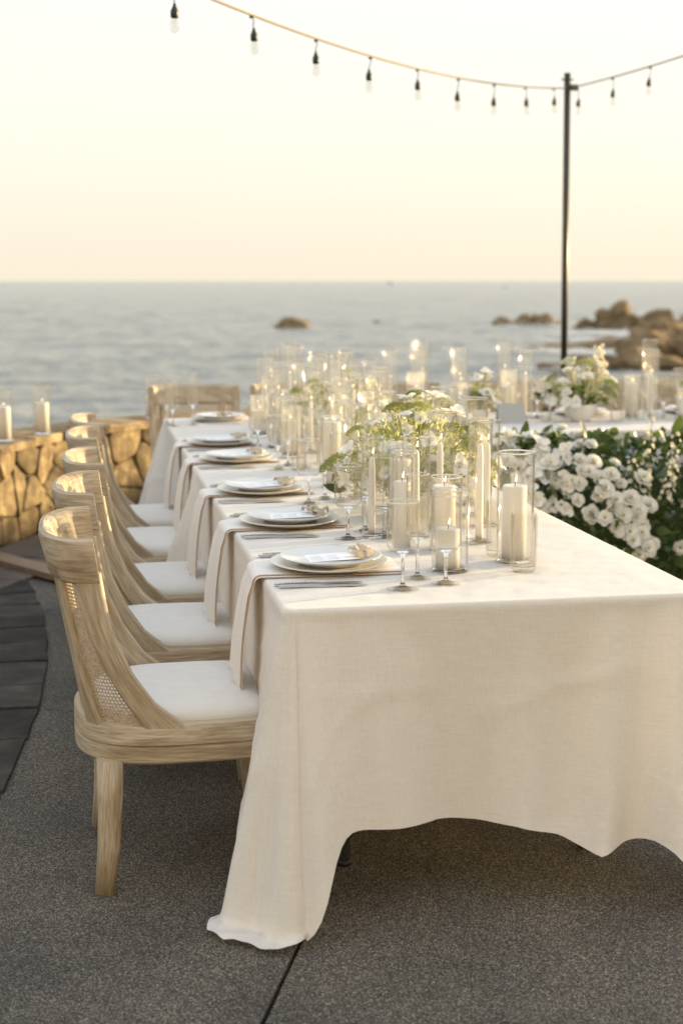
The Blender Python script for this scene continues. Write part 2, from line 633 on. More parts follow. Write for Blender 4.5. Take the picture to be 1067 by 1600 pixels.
M = dict(
    cloth=m_translucent('ivory linen cloth', (0.89, 0.853, 0.80), (0.90, 0.80, 0.62), 0.27, weave=0.35, wr=0.05, scale=200),
    napkin=m_translucent('blush napkin', (0.89, 0.87, 0.84), (0.85, 0.66, 0.52), 0.2, weave=0.25, scale=800),
    napkin_hem=simple('napkin hem', (0.50, 0.38, 0.28), 0.9),
    cushion=m_translucent('white cushion fabric', (0.72, 0.71, 0.69), (0.8, 0.78, 0.74), 0.03, weave=0.2, scale=900),
    oak=m_wood('limed oak', (0.58, 0.50, 0.385), (0.44, 0.355, 0.25), (0.30, 0.22, 0.14)),
    cane=m_cane('woven cane'),
    glass=m_glass('clear glass', milky=0.010),
    frost=m_glass('sun-hazed glass', milky=0.10),
    solid=m_solid_glass('solid glass'),
    footglass=m_glass('thin foot glass', tint=(0.995, 0.995, 0.99), edge=(0.97, 0.96, 0.94), refl=0.35, milky=0.03),
    ribglass=m_glass('ribbed glass', tint=(0.985, 0.975, 0.955), edge=(0.60, 0.55, 0.46)),
    bulbglass=m_glass('bulb glass', tint=(0.96, 0.95, 0.92), edge=(0.6, 0.57, 0.5)),
    wax=m_translucent('ivory wax', (0.95, 0.935, 0.90), (0.97, 0.88, 0.70), 0.24, gloss=0.35, rough=0.35),
    flame=m_emit('candle flame', (1.0, 0.70, 0.34), 2.6),
    wick=simple('wick', (0.02, 0.016, 0.012), 0.9),
    china=simple('white china', (0.64, 0.64, 0.63), 0.22, spec=0.5),
    charger=simple('cream charger', (0.72, 0.68, 0.61), 0.3),
    menu=m_menu('menu card'),
    ribbon=m_translucent('tan silk ribbon', (0.60, 0.50, 0.37), (0.6, 0.5, 0.35), 0.3, gloss=0.5, rough=0.4),
    steel=simple('brushed steel', (0.50, 0.50, 0.52), 0.28, 1.0),
    greymetal=simple('grey table leg', (0.16, 0.165, 0.18), 0.4, 0.6),
    plywood=simple('plywood', (0.35, 0.27, 0.18), 0.7),
    agg=m_aggregate('washed aggregate concrete'),
    dirt=simple('dark joint bed', (0.02, 0.02, 0.02), 0.95),
    slate=m_stone('dark slate', [(0.25, (0.022, 0.020, 0.018)), (0.5, (0.050, 0.045, 0.038)), (0.78, (0.10, 0.088, 0.075))], 6.0, 1.0, 0.45),
    flag=m_stone('brown flagstone', [(0.25, (0.075, 0.058, 0.050)), (0.5, (0.12, 0.095, 0.082)), (0.78, (0.17, 0.14, 0.12))], 4.0, 0.35, 0.2),
    wallstone=m_stone('ochre wall stone', [(0.25, (0.065, 0.045, 0.026)), (0.42, (0.15, 0.105, 0.058)), (0.55, (0.25, 0.18, 0.095)), (0.72, (0.48, 0.37, 0.20))], 7.0, 0.9, 0.45),
    mortar=simple('sandy mortar', (0.15, 0.115, 0.078), 0.95, var=0.4, scale=30, bump=0.4),
    plank=m_wood('weathered plank', (0.30, 0.22, 0.155), (0.23, 0.165, 0.115), (0.17, 0.12, 0.085)),
    rock=m_stone('sea rock', [(0.25, (0.13, 0.088, 0.046)), (0.5, (0.30, 0.205, 0.105)), (0.8, (0.48, 0.35, 0.19))], 0.7, 0.9, 0.12, dist=0.4),
    sea=m_sea('sea water'),
    foam=m_translucent('sea foam', (0.80, 0.80, 0.78), (0.8, 0.8, 0.78), 0.1),
    pole=simple('dark bronze pole', (0.055, 0.045, 0.030), 0.35, 0.5),
    wire=simple('jute wrapped wire', (0.30, 0.24, 0.13), 0.8),
    socket=simple('black rubber socket', (0.018, 0.02, 0.016), 0.5),
    ceramic=simple('white ceramic bowl', (0.76, 0.73, 0.69), 0.45, var=0.05),
    petal=m_translucent('white petals', (0.86, 0.85, 0.81), (0.88, 0.84, 0.70), 0.30),
    petal2=m_translucent('cream petals', (0.84, 0.81, 0.72), (0.88, 0.80, 0.58), 0.38),
    centre=simple('flower centre', (0.30, 0.33, 0.09), 0.8),
    umbel=m_translucent('green umbel', (0.42, 0.46, 0.22), (0.66, 0.64, 0.26), 0.5, objvar=0.35),
    umbelw=m_translucent('white umbel', (0.74, 0.76, 0.62), (0.75, 0.74, 0.45), 0.35),
    leaf=m_translucent('leaf', (0.105, 0.15, 0.055), (0.24, 0.30, 0.06), 0.25, gloss=0.5, rough=0.35, objvar=0.4),
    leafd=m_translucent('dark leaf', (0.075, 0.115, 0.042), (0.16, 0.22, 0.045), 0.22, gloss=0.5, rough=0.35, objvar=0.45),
    stem=m_translucent('stem', (0.11, 0.16, 0.05), (0.2, 0.26, 0.06), 0.2),
    greycard=simple('grey card', (0.42, 0.42, 0.41), 0.8),
    boat=simple('white boat paint', (0.8, 0.8, 0.78), 0.3),
    boatglass=simple('boat window', (0.03, 0.03, 0.035), 0.1),
)

# ================================================================== polygon helper
def clip(poly, a, b, c):
    """keep a*x+b*y<=c"""
    out = []
    for i in range(len(poly)):
        p, q = poly[i], poly[(i + 1) % len(poly)]
        dp, dq = a * p[0] + b * p[1] - c, a * q[0] + b * q[1] - c
        if dp <= 0: out.append(p)
        if dp * dq < 0:
            t = dp / (dp - dq)
            out.append((p[0] + (q[0] - p[0]) * t, p[1] + (q[1] - p[1]) * t))
    return out


def prism(poly, z0, z1, bev=0.0):
    mb = MB()
    n = len(poly)
    ar = sum(poly[i][0] * poly[(i + 1) % n][1] - poly[(i + 1) % n][0] * poly[i][1] for i in range(n))
    if ar < 0: poly = poly[::-1]
    cx_, cy_ = sum(p[0] for p in poly) / n, sum(p[1] for p in poly) / n

    def ins(d):
        o = []
        for x, y in poly:
            L = math.hypot(x - cx_, y - cy_) or 1
            o.append((x - (x - cx_) / L * d, y - (y - cy_) / L * d))
        return o
    rings = [(poly, z0), (poly, z1 - bev)] + ([(ins(bev), z1)] if bev else [])
    for pl, z in rings: mb.v += [(x, y, z) for x, y in pl]
    for k in range(len(rings) - 1):
        for i in range(n):
            j = (i + 1) % n
            mb.face((k * n + i, k * n + j, (k + 1) * n + j, (k + 1) * n + i))
    mb.face(tuple((len(rings) - 1) * n + i for i in range(n)))
    return mb


# ================================================================== terrace wall path
WP = [(-2.6, 1.2), (-2.0, 2.7), (-1.45, 3.95), (-0.93, 4.93), (-0.66, 5.47), (-0.28, 6.0), (0.35, 6.5), (1.3, 6.92), (2.5, 7.2), (4.0, 7.35), (6.0, 7.3)]


def catmull(P, n=24):
    o = []
    for i in range(len(P) - 1):
        p0, p1, p2, p3 = P[max(i - 1, 0)], P[i], P[i + 1], P[min(i + 2, len(P) - 1)]
        for k in range(n):
            t = k / n
            o.append(tuple(0.5 * ((2 * p1[d]) + (-p0[d] + p2[d]) * t + (2 * p0[d] - 5 * p1[d] + 4 * p2[d] - p3[d]) * t * t + (-p0[d] + 3 * p1[d] - 3 * p2[d] + p3[d]) * t ** 3) for d in range(len(p1))))
    o.append(tuple(P[-1]))
    return o


WC = catmull(WP)
WS = [0.0]
for p, q in zip(WC, WC[1:]): WS.append(WS[-1] + math.dist(p, q))
WLEN = WS[-1]


def wall_at(s):
    s = min(max(s, 0), WLEN - 1e-6)
    i = int(np.searchsorted(WS, s, side='right')) - 1
    t = (s - WS[i]) / (WS[i + 1] - WS[i])
    p, q = WC[i], WC[i + 1]
    tx, ty = q[0] - p[0], q[1] - p[1]
    L = math.hypot(tx, ty)
    tx, ty = tx / L, ty / L
    return (p[0] + (q[0] - p[0]) * t, p[1] + (q[1] - p[1]) * t, ty, -tx)      # point and inward normal


# ================================================================== ground, terrace
bed = prism([(w[0] + 0.0, w[1] + 0.0) for w in (wall_at(WLEN * k / 40) for k in range(41))] + [(9, 7.3), (9, -7), (-5, -7), (-4, -3)], -3.6, -0.02)
tag(bed.build('terrace_base', M['dirt'], smooth=False), kind='structure')
terrace = tag(empty('terrace_floor'), kind='structure')
area = [(-3.2, -6.5), (8.5, -6.5), (8.5, 7.2), (-3.2, 7.2)]
for k in range(10, 36, 3):
    x, y, nx, ny = wall_at(WLEN * k / 40)
    area = clip(area, -nx, -ny, -(nx * x + ny * y) - 0.02)


def gapsplit(polys, p, q, g=0.005):
    a, b = -(q[1] - p[1]), q[0] - p[0]
    L = math.hypot(a, b)
    a, b = a / L, b / L
    c = a * p[0] + b * p[1]
    o = []
    for P in polys:
        for s in (1, -1):
            r = clip(P, a * s, b * s, c * s - g)
            if len(r) > 2: o.append(r)
    return o


J1 = ((0.234, 0.38), (-0.124, -0.558))
slabs = gapsplit([area], *J1)
slabs = gapsplit(slabs, (-0.60, 1.735), (-0.5, 1.70), 0.003)
slabs = gapsplit(slabs, (1.9, -0.8), (2.35, 0.4), 0.004)
for P in slabs:
    prism(P, -0.03, 0.0, 0.003).build('concrete_slab', M['agg'], terrace, smooth=False)

# slate pavers of the curved band, each its own piece
rnd = random.Random(3)
pav = tag(empty('slate_paving'), kind='structure')
PC, PR = (-11.11, 2.35), 10.5
a = -0.42
while a < 0.20:
    da = rnd.uniform(0.016, 0.034)
    r = PR
    while r > PR - 1.5:
        dr = rnd.uniform(0.45, 0.85)
        if rnd.random() < 0.12: dr = 0.3
        pts = []
        j = lambda s: rnd.uniform(-s, s)
        g = 0.007
        for (rr, aa) in ((r - g, a + 0.0006), (r - g, a + da * .5), (r - g, a + da - 0.0006), (r - dr + g, a + da - 0.0006), (r - dr * .5, a + da - 0.0006), (r - dr + g, a + 0.0006), (r - dr * .5, a + 0.0006)):
            pts.append((rr, aa))
        pts = [pts[0], pts[1], pts[2], pts[4], pts[3], pts[5], pts[6]]
        q = [(PC[0] + (rr + j(0.006)) * math.cos(aa + j(0.0014)), PC[1] + (rr + j(0.010)) * math.sin(aa + j(0.0014))) for rr, aa in pts]
        inside = all(((x - wall_at(s)[0]) * wall_at(s)[2] + (y - wall_at(s)[1]) * wall_at(s)[3]) > 0.02 for x, y in q[:5] for s in (WLEN * .1, WLEN * .2, WLEN * .27, WLEN * .33, WLEN * .4))
        if inside:
            prism(q, 0.001, 0.008 + rnd.uniform(0, 0.006), 0.003).build('paver', M['slate'], pav, smooth=False)
        r -= dr
    a += da
# brown flagstones that follow the foot of the wall
s = 2.6
flags = tag(empty('flagstone_border'), kind='structure')
while s < 8.0:
    ds = rnd.uniform(0.30, 0.55)
    q = []
    for ss, off in ((s + .008, 0.03), (s + ds * .5, 0.03), (s + ds - .008, 0.03), (s + ds - .008, 0.60), (s + ds * .5, 0.605), (s + .008, 0.60)):
        x, y, nx, ny = wall_at(ss)
        q.append((x + nx * off, y + ny * off))
    if q[3][0] - 0 > -0.9:
        prism(q, 0.001, 0.016 + rnd.uniform(0, 0.004), 0.004).build('flagstone', M['flag'], flags, smooth=False)
    s += ds

# ================================================================== low stone wall
WH = 0.545
wall = tag(empty('stone_wall', (0, 0, 0)), 'low curved seaside wall of ochre rubble stones behind the chairs', 'wall')
mb = MB()
P = []
for k in range(121):
    s = WLEN * k / 120
    x, y, nx, ny = wall_at(s)
    P.append([(x + nx * o, y + ny * o, z) for o, z in ((-0.01, -0.3), (-0.01, WH - .005), (-0.36, WH - .005), (-0.36, -3.5))])
mb.grid(P)
mb.build('mortar_core', M['mortar'], wall)
sites = []
rows = 3
s = 1.5
while s < WLEN * 0.92:
    for r in range(rows):
        sites.append((s + (r % 2) * 0.12 + rnd.uniform(-.09, .09), (r + .5) * WH / rows + rnd.uniform(-.055, .055)))
    s += rnd.uniform(0.13, 0.25)
for (sx, sz) in sites:
    cell = [(sx - .32, 0.0), (sx + .32, 0.0), (sx + .32, WH), (sx - .32, WH)]
    for (tx, tz) in sites:
        if (tx, tz) == (sx, sz) or abs(tx - sx) > .7: continue
        a, b = tx - sx, tz - sz
        c = (tx * tx + tz * tz - sx * sx - sz * sz) / 2
        cell = clip(cell, a, b, c - 0.004 * math.hypot(a, b))
        if len(cell) < 3: break
    if len(cell) < 3: continue
    # round the outline
    for _ in range(1):
        cell = [p for i in range(len(cell)) for p in ((cell[i][0] * .84 + cell[(i + 1) % len(cell)][0] * .16, cell[i][1] * .84 + cell[(i + 1) % len(cell)][1] * .16), (cell[i][0] * .16 + cell[(i + 1) % len(cell)][0] * .84, cell[i][1] * .16 + cell[(i + 1) % len(cell)][1] * .84))]
    if len(cell) > 26: cell = cell[::2]
    cxs, czs = sum(p[0] for p in cell) / len(cell), sum(p[1] for p in cell) / len(cell)
    tilt, tilz, pro = rnd.uniform(-.12, .12), rnd.uniform(-.12, .12), rnd.uniform(0.006, 0.022)
    mb = MB()
    rings = []
    for sc, off in ((1.0, -0.03), (1.0, 0.0), (0.975, 0.80), (0.92, 1.0), (0.45, 1.02)):
        ring = []
        for (u, w) in cell:
            uu, ww = cxs + (u - cxs) * sc, czs + (w - czs) * sc
            o = -0.03 if off < 0 else off * pro + ((uu - cxs) * tilt + (ww - czs) * tilz) * min(1, off * 2) + 0.016 * noise.noise(Vector((uu * 14, ww * 14, sx))) * (off > 0)
            x, y, nx, ny = wall_at(uu)
            ring.append((x + nx * o, y + ny * o, ww))
        rings.append(ring)
    b = mb.grid(rings, closev=True)
    mb.cap(b + 4 * len(cell), len(cell))
    mb.build('stone', M['wallstone'], wall)
s = 1.2
while s < WLEN - 1.0:
    ds = rnd.uniform(0.32, 0.62)
    q = []
    for ss, off in ((s + .006, .03), (s + ds * .33, .045), (s + ds * .66, .035), (s + ds - .006, .03), (s + ds - .006, -.38), (s + ds * .5, -.40), (s + .006, -.38)):
        x, y, nx, ny = wall_at(ss)
        o = off + rnd.uniform(-.012, .012)
        q.append((x + nx * o, y + ny * o))
    prism(q, WH, WH + 0.045 + rnd.uniform(-.006, .006), 0.012).build('coping_stone', M['wallstone'], wall, smooth=False)
    s += ds

# loose plank in front of the wall
pl = MB()
pl.box((0, 0, 0.018), (1.55, 0.13, 0.032))
o = pl.build('wooden_plank', M['plank'], smooth=False)
o.location = (-0.62, 4.04, 0.014)
o.rotation_euler = (0, 0, math.atan2(-0.45, 0.30))
tag(o, 'weathered flat wooden plank lying on the paving before the wall', 'plank')

# unseen stucco building added behind the camera to bounce warm light onto the cloth
M['stucco'] = simple('pale sand stucco', (0.80, 0.72, 0.55), 0.9, var=0.1, scale=3, bump=0.2)
bld = tag(empty('bounce_building', (5.0, -12.5, 0), R(-14)), 'unseen pale stucco building added behind the camera to bounce warm light', 'building')
mb = MB()
for x in range(-12, 13, 4):
    mb.box((x, 0, 3.5), (2.2, .8, 7.0))
for z in (3.05, 6.3):
    mb.box((0, 0.03, z), (26.2, .8, 1.4))
mb.build('bounce_facade', M['stucco'], bld, smooth=False)
for k, x in enumerate(range(-10, 11, 4)):
    for z in (1.27, 4.47):
        mb = MB()
        mb.box((x, -.2, z), (2.4, .05, 2.5 if z < 2 else 1.9))
        mb.build('window', M['boatglass'], bld, smooth=False)

# ================================================================== sea
SEA_Z = -3.5
mb = MB()
rowsY, y = [], 14.0
while y < 900:
    rowsY.append(y)
    y *= 1.014
rowsY += [1100, 1500, 2200, 4000, 9000, 25000, 45000]
US = [-2.0, -1.4, -1.0, -.7, -.5] + [-.35 + 1.15 * k / 380 for k in range(381)] + [.9, 1.1, 1.4, 2.0, 3.0]
P = []
for y in rowsY:
    row = []
    for u in US:
        x = u * (y + 40)
        amp = 0.0
        if y < 900:
            fade = min(1, (900 - y) / 500)
            amp = 0.62 * fade * (0.16 * math.sin(y * 0.42 + 0.05 * x + 2.2 * noise.noise(Vector((x * .03, y * .03, 0)))) + 0.42 * noise.noise(Vector((x * 0.10, y * 0.26, 1))) + 0.34 * (1 - abs(noise.noise(Vector((x * .28, y * .55, 2))))) ** 3 + 0.16 * (1 - abs(noise.noise(Vector((x * .7, y * 1.1, 3))))) ** 2)
        row.append((x, y, SEA_Z + amp))
    P.append(row)
mb.grid(P)
tag(mb.build('sea', M['sea']), kind='structure')
mb = MB()
mb.grid([[(-900, -400, SEA_Z - 1.0), (900, -400, SEA_Z - 1.0)], [(-900, 30, SEA_Z - 1.0), (900, 30, SEA_Z - 1.0)]])
tag(mb.build('shore_ground', M['rock']), kind='structure')


def rock(name, label, c, size, seed, sub=4, parent=None, rz=0.0, rough=0.55):
    import bmesh
    bm = bmesh.new()
    bmesh.ops.create_icosphere(bm, subdivisions=sub, radius=1)
    for v in bm.verts:
        p = v.co.copy()
        k = 1 + rough * fbm(p.x * 1.3 + seed * 3.1, p.y * 1.3, p.z * 1.3, 5) + 0.22 * abs(noise.noise(p * 3.3 + Vector((seed, 0, 0))))
        p *= k
        v.co = Vector((p.x * size[0], p.y * size[1], p.z * size[2]))
    m = bpy.data.meshes.new(name)
    bm.to_mesh(m)
    bm.free()
    m.polygons.foreach_set('use_smooth', [False] * len(m.polygons))
    m.materials.append(M['rock'])
    o = inst(name, m, parent, c, (0, 0, rz))
    if label: tag(o, label, 'rock', 'rocks off the shore')
    return o


rock('sea_rock', 'lone dark rock standing in open water beyond the tallest candle vases', (21.6, 143, -3.6), (1.8, 1.5, 1.15), 2)
rock('sea_rock', 'tiny low rock in the water between lone rock and reef', (33.9, 161, -3.7), (0.7, 0.6, 0.65), 5, 3)
reef = tag(empty('sea_reef', (49, 153, -3.6)), 'low jagged reef of three humps in the water just beside the pole', 'rock', 'rocks off the shore')
for dx, sx, sz, sd in ((-2.2, 1.5, .75, 11), (0.2, 1.6, 1.0, 12), (2.2, 1.3, 1.35, 13), (4.0, .5, .55, 14)):
    rock('crag', None, (dx, dx * -0.2, 0), (sx, 1.2, sz), sd, 3, reef)
rock('headland_rock', 'tall pointed sunlit crag rising past the pole', (53.6, 136, -3.6), (2.2, 2.0, 2.5), 21)
rock('headland_rock', 'rounded lower crag leaning on the tall pointed crag', (57.0, 136, -3.6), (2.4, 2.2, 1.9), 22)
rock('headland_rock', 'small rock at the tall crag\'s seaward foot', (50.9, 137, -3.6), (1.3, 1.2, 1.2), 27)
rock('headland_rock', 'broad brown headland mass running out of the picture edge', (63.5, 134, -3.6), (4.6, 3.0, 2.1), 23)
rock('shore_rock', 'long low wet rock between two bands of foam', (38.5, 97, -3.75), (6.0, 2.2, 0.75), 24, rz=-.2, rough=.9)
rock('shore_rock', 'brown shore rock behind the tall bouquet', (29.5, 73, -3.8), (3.2, 2.4, 1.25), 25, rz=-.15, rough=.9)
rock('shore_rock', 'lumpy brown shore rock next to the one behind the bouquet', (33.8, 76, -3.8), (3.0, 2.4, 1.7), 31, rz=.3, rough=.9)
rock('shore_rock', 'low rock at the waterline under the pole side of the reef', (25.2, 70, -3.8), (2.0, 1.5, .65), 32, rough=.8)
rock('shore_rock', 'flat shore rock at picture edge behind the twin tall vases', (33.0, 63, -3.8), (4.0, 2.5, 1.2), 26, rough=.9)
rock('shore_rock', 'brown rock beyond the foam at the picture edge', (46.0, 104, -3.75), (4.4, 2.2, 1.5), 33, rough=.9)

# foam: thin broken sheets of white water around the shore rocks
mb = MB()
for (cx_, cy_, sx, sy, sd) in ((48, 119, 9, 7, 1), (53, 125, 7, 4, 8), (41, 108, 6, 3, 9), (33.5, 88, 6, 3.0, 2), (25, 70, 3, 2.2, 3), (40, 84, 5, 2.4, 4), (22.6, 141.2, 2.6, .7, 5), (49, 151, 5, .8, 6), (30, 64, 4, 1.6, 7)):
    n = 40
    for i in range(n):
        for j in range(n):
            u, w = i / n * 2 - 1, j / n * 2 - 1
            k = noise.noise(Vector((u * 3 + sd * 7, w * 3, sd))) + 0.6 * noise.noise(Vector((u * 9, w * 9 + sd, sd)))
            if k + 0.55 > 1.1 * (u * u + w * w):
                b = len(mb.v)
                z = SEA_Z + 0.35 + 0.25 * k
                ax, ay = sx / n * 1.05, sy / n * 1.05
                X, Y = cx_ + u * sx, cy_ + w * sy
                mb.v += [(X - ax, Y - ay, z), (X + ax, Y - ay, z), (X + ax, Y + ay, z), (X - ax, Y + ay, z)]
                mb.face((b, b + 1, b + 2, b + 3))
tag(mb.build('sea_foam', M['foam']), 'white foam washing round the shore rocks', 'foam', kind='stuff')

# unseen rock ridge added towards the low sun, shaped to shade the paving
import bmesh
bm = bmesh.new()
n, mm = 90, 16
grid = []
dirv, perp = Vector((math.sin(SUN_AZ), math.cos(SUN_AZ), 0)), Vector((-math.cos(SUN_AZ), math.sin(SUN_AZ), 0))
for i in range(n):
    p = -13 + 25.0 * i / (n - 1)
    top = interp(p, [(-13, 4.10), (2.2, 4.02), (2.7, 3.98), (3.05, 3.86), (3.3, 3.98), (3.6, 3.80), (3.9, 3.93), (4.4, 3.80), (9, 3.8), (12, 0)])  # crest height set for where its shadow ends on tables and wall
    row = []
    for j in range(mm):
        w = j / (mm - 1) * 2 - 1
        h = max(0, 1 - abs(w) ** 2.2)
        z = SEA_Z + (top - SEA_Z) * h + 0.10 * fbm(p * 0.9, w * 3, 5, 4) * h
        q = Vector((1, 2, 0)) + dirv * (26 + w * 4) + perp * p
        row.append(bm.verts.new((q.x, q.y, z)))
    grid.append(row)
for i in range(n - 1):
    for j in range(mm - 1):
        bm.faces.new((grid[i][j], grid[i + 1][j], grid[i + 1][j + 1], grid[i][j + 1]))
m = bpy.data.meshes.new('shade_ridge_mesh')
bm.to_mesh(m)
bm.free()
m.materials.append(M['rock'])
tag(inst('shade_ridge', m), kind='structure')


# two boats near the horizon
def boat(loc, L, label):
    e = tag(empty('motor_boat', loc), label, 'boat', 'boats on the horizon')
    mb = MB()
    P = []
    for k in range(9):
        t = k / 8
        w = L * .15 * math.sin(math.pi * min(1, .25 + t * .75)) ** .6 if t < 1 else 0.02
        x = (t - .5) * L
        P.append([(x, -w, L * .13 + t * .05 * L), (x, -w * .6, 0), (x, w * .6, 0), (x, w, L * .13 + t * .05 * L)])
    mb.grid(P, closev=True)
    mb.build('hull', M['boat'], e)
    mb = MB()
    mb.box((-.08 * L, 0, L * .22), (L * .4, L * .2, L * .16))
    c = mb.build('cabin', M['boat'], e, smooth=False)
    mb = MB()
    mb.box((-.08 * L, 0, L * .24), (L * .41, L * .205, L * .06))
    mb.build('window_band', M['boatglass'], c, smooth=False)


boat((2230 * .2125, 2230 * .97, SEA_Z), 14, 'bright white motor boat just under the horizon')
boat((1000 * .29, 1000 * .955, SEA_Z), 4, 'small dull boat on the water by the pole')

# ================================================================== tables and cloths
TZ = 0.76


def table(name, label, x0, x1, y0, y1, legs):
    t = tag(empty(name, ((x0 + x1) / 2, (y0 + y1) / 2, 0)), label, 'table')
    cx_, cy_ = (x0 + x1) / 2, (y0 + y1) / 2
    mb = MB()
    mb.box((0, 0, TZ - .022), (x1 - x0 - .012, y1 - y0 - .012, .036))
    mb.build('table_top', M['plywood'], t, smooth=False)
    for lx, ly in legs:
        mb = MB()
        mb.tube([(lx - cx_, ly - cy_, 0.012), (lx - cx_, ly - cy_, TZ - .04)], 0.016, 12)
        l = mb.build('leg', M['greymetal'], t)
        mb = MB()
        mb.tube([(lx - cx_, ly - cy_, 0), (lx - cx_, ly - cy_, 0.014)], 0.019, 12)
        mb.build('rubber_foot', M['socket'], l)


table('banquet_table', 'long table under the near ivory cloth with grey metal legs', 0, 1.03, -.08, 2.355, [(.19, .21), (.85, .21), (.19, 2.15), (.85, 2.15)])
table('banquet_table', 'table under the far ivory cloth by the stone wall', 0, 1.03, 2.365, 4.62, [(.19, 2.6), (.85, 2.6), (.19, 4.4), (.85, 4.4)])
table('banquet_table', 'head table behind the white rose hedge running out of the picture', 1.04, 3.9, 3.58, 4.62, [(1.2, 3.8), (3.7, 3.8), (1.2, 4.4), (3.7, 4.4)])


def cloth(name, label, x0, x1, y0, y1, over, flare, amp, hemf=None, seed=0, extra=(0, 0, 0, 0), clen=(.76, .76, .76, .76), cwid=.088):
    """sides in order: front (y0), right (x1), back (y1), left (x0); corners: after each side"""
    r = 0.022
    S = []   # px,py,nx,ny,side,pos,q,theta,corner
    sides = [((x0, y0), (1, 0), x1 - x0, (0, -1)), ((x1, y0), (0, 1), y1 - y0, (1, 0)), ((x1, y1), (-1, 0), x1 - x0, (0, 1)), ((x0, y1), (0, -1), y1 - y0, (-1, 0))]
    run = 0.0
    for k, (o, d, L, nrm) in enumerate(sides):
        n = max(8, int(L / 0.016))
        for i in range(n + 1):
            t = r + (L - 2 * r) * i / n
            S.append((o[0] + d[0] * t, o[1] + d[1] * t, nrm[0], nrm[1], k, t, min(t, L - t), None, (k - 1) % 4 if t < L / 2 else k, run + t))
        n2 = sides[(k + 1) % 4][3]
        cxn, cyn = o[0] + d[0] * (L - r) - nrm[0] * r, o[1] + d[1] * (L - r) - nrm[1] * r
        for i in range(1, 30):
            th = math.pi / 2 * i / 30
            nx, ny = nrm[0] * math.cos(th) + n2[0] * math.sin(th), nrm[1] * math.cos(th) + n2[1] * math.sin(th)
            S.append((cxn + nx * r, cyn + ny * r, nx, ny, k, L, 0, th, k, run + L + th * .25))
        run += L + .4
    ds = [0.0, .004, .009, .016, .026, .04, .06, .09] + [0.09 + .91 * i / 34 for i in range(2, 35)]
    ds = [ds[i] for i in range(8)] + [0.12 + 0.88 * i / 33 for i in range(34)]
    P = []
    for (px, py, nx, ny, k, t, q, th, cn, run_) in S:
        fl = flare[cn]
        Ln = over[k]
        if hemf and k == 0: Ln = hemf(t)
        if th is not None:
            Ln = clen[cn] + extra[cn] * math.sin(2 * th)
            cw = fl * (.72 + .28 * math.sin(2 * th))
        else:
            Ln = Ln + (clen[cn] - Ln) * math.exp(-(q / cwid) ** 2.6)
            cw = fl * .72 * math.exp(-(q / .24) ** 2) + 0.015
        rip = 0.0
        col = [(px - nx * .019, py - ny * .019, TZ), (px - nx * .010, py - ny * .010, TZ)]
        for dn in ds:
            d = dn * Ln
            g = dn ** 1.25
            w = noise.noise(Vector((run_ * 2.1, seed, 0))) * .9 + noise.noise(Vector((run_ * 5.3, seed + 9, dn * .5))) * .5 + .25 * noise.noise(Vector((run_ * 13, seed + 4, dn * 1.3)))
            o = d * cw + amp[k] * g * (1.0 + w * 1.5) * (1 if th is None else .6) + .004
            if th is not None:
                o += g * .034 * fl / .25 * math.sin(th * 5.2 + .5) + g * .012 * noise.noise(Vector((th * 6, dn * 2, seed)))
            if th is None and k == 0:      # pressed fold lines left from storage
                o += .0030 * (g * math.exp(-((t - .415) / .008) ** 2) + .6 * math.exp(-((d - .215) / .009) ** 2))
                o += .010 * g * math.sin(t * 7.5 + 1.5 * dn + .6) + .005 * g * math.sin(t * 17 - 2 * dn)
                for c_, w_, a_ in ((.060, .030, .040), (.150, .050, -.034), (.750, .050, .058), (.845, .045, -.036), (.930, .035, .034), (.40, .09, -.022), (.565, .05, .026), (.29, .04, .016)):
                    o += a_ * dn ** 1.1 * math.exp(-((t - c_ - .03 * (1 - dn) * (1 if c_ > .5 else -1)) / (w_ * (.55 + .6 * dn))) ** 2)
            o += g * (.0035 * noise.noise(Vector((run_ * 16, dn * 2.5, seed + 2))) + .0022 * noise.noise(Vector((run_ * 34 + dn * 6, dn * 7, seed + 3))))
            if th is None: o += .008 * g * math.sin(q * 26 - dn * 2) * math.exp(-q / .16) * fl / .2
            o += .0035 * min(1, dn * 4) * max(0, 1 - 7 * abs(noise.noise(Vector((run_ * 2.6 + dn * 1.4, dn * 2.0, seed + 20)))))
            # soft bend over the edge
            rr = .016
            if d < rr * 1.57:
                an = d / rr
                o2, z = rr * math.sin(an) * .55 + o * .3, TZ - rr * (1 - math.cos(an))
                o = o2
            else:
                hh = d - rr * .57
                o = max(o, .010)
                z = TZ - math.sqrt(max(0, hh * hh - (o * .9) ** 2))
            fz = 0.006 + .010 * (noise.noise(Vector((run_ * 9, dn * 8, seed))) + .6) * (dn > .9)
            if z < fz:
                ex = fz - z
                o += ex * .75
                z = fz + .010 * abs(math.sin(ex * 60 + run_ * 20))
            col.append((px + nx * o + (-ny) * .006 * g * noise.noise(Vector((run_ * 3, dn * 3, 7))), py + ny * o + nx * .006 * g * noise.noise(Vector((run_ * 3, dn * 3, 8))), z))
        P.append(col)
    mb = MB()
    b = mb.grid(P, closeu=True)
    m_ = len(P[0])
    # top: grid of its own joined to the ring by a border strip
    gx0, gx1, gy0, gy1 = x0 + .019, x1 - .019, y0 + .019, y1 - .019
    nx_, ny_ = int((gx1 - gx0) / .014), int((gy1 - gy0) / .018)
    T = []
    for i in range(nx_ + 1):
        row = []
        for j in range(ny_ + 1):
            X, Y = gx0 + (gx1 - gx0) * i / nx_, gy0 + (gy1 - gy0) * j / ny_
            ed = min(1, min(X - gx0, gx1 - X, Y - gy0, gy1 - Y) / .06)
            row.append((X, Y, TZ + ed * (.0022 * noise.noise(Vector((X * 9, Y * 17, seed))) + .0011 * noise.noise(Vector((X * 22, Y * 38, seed + 5))) + .0011)))
        T.append(row)
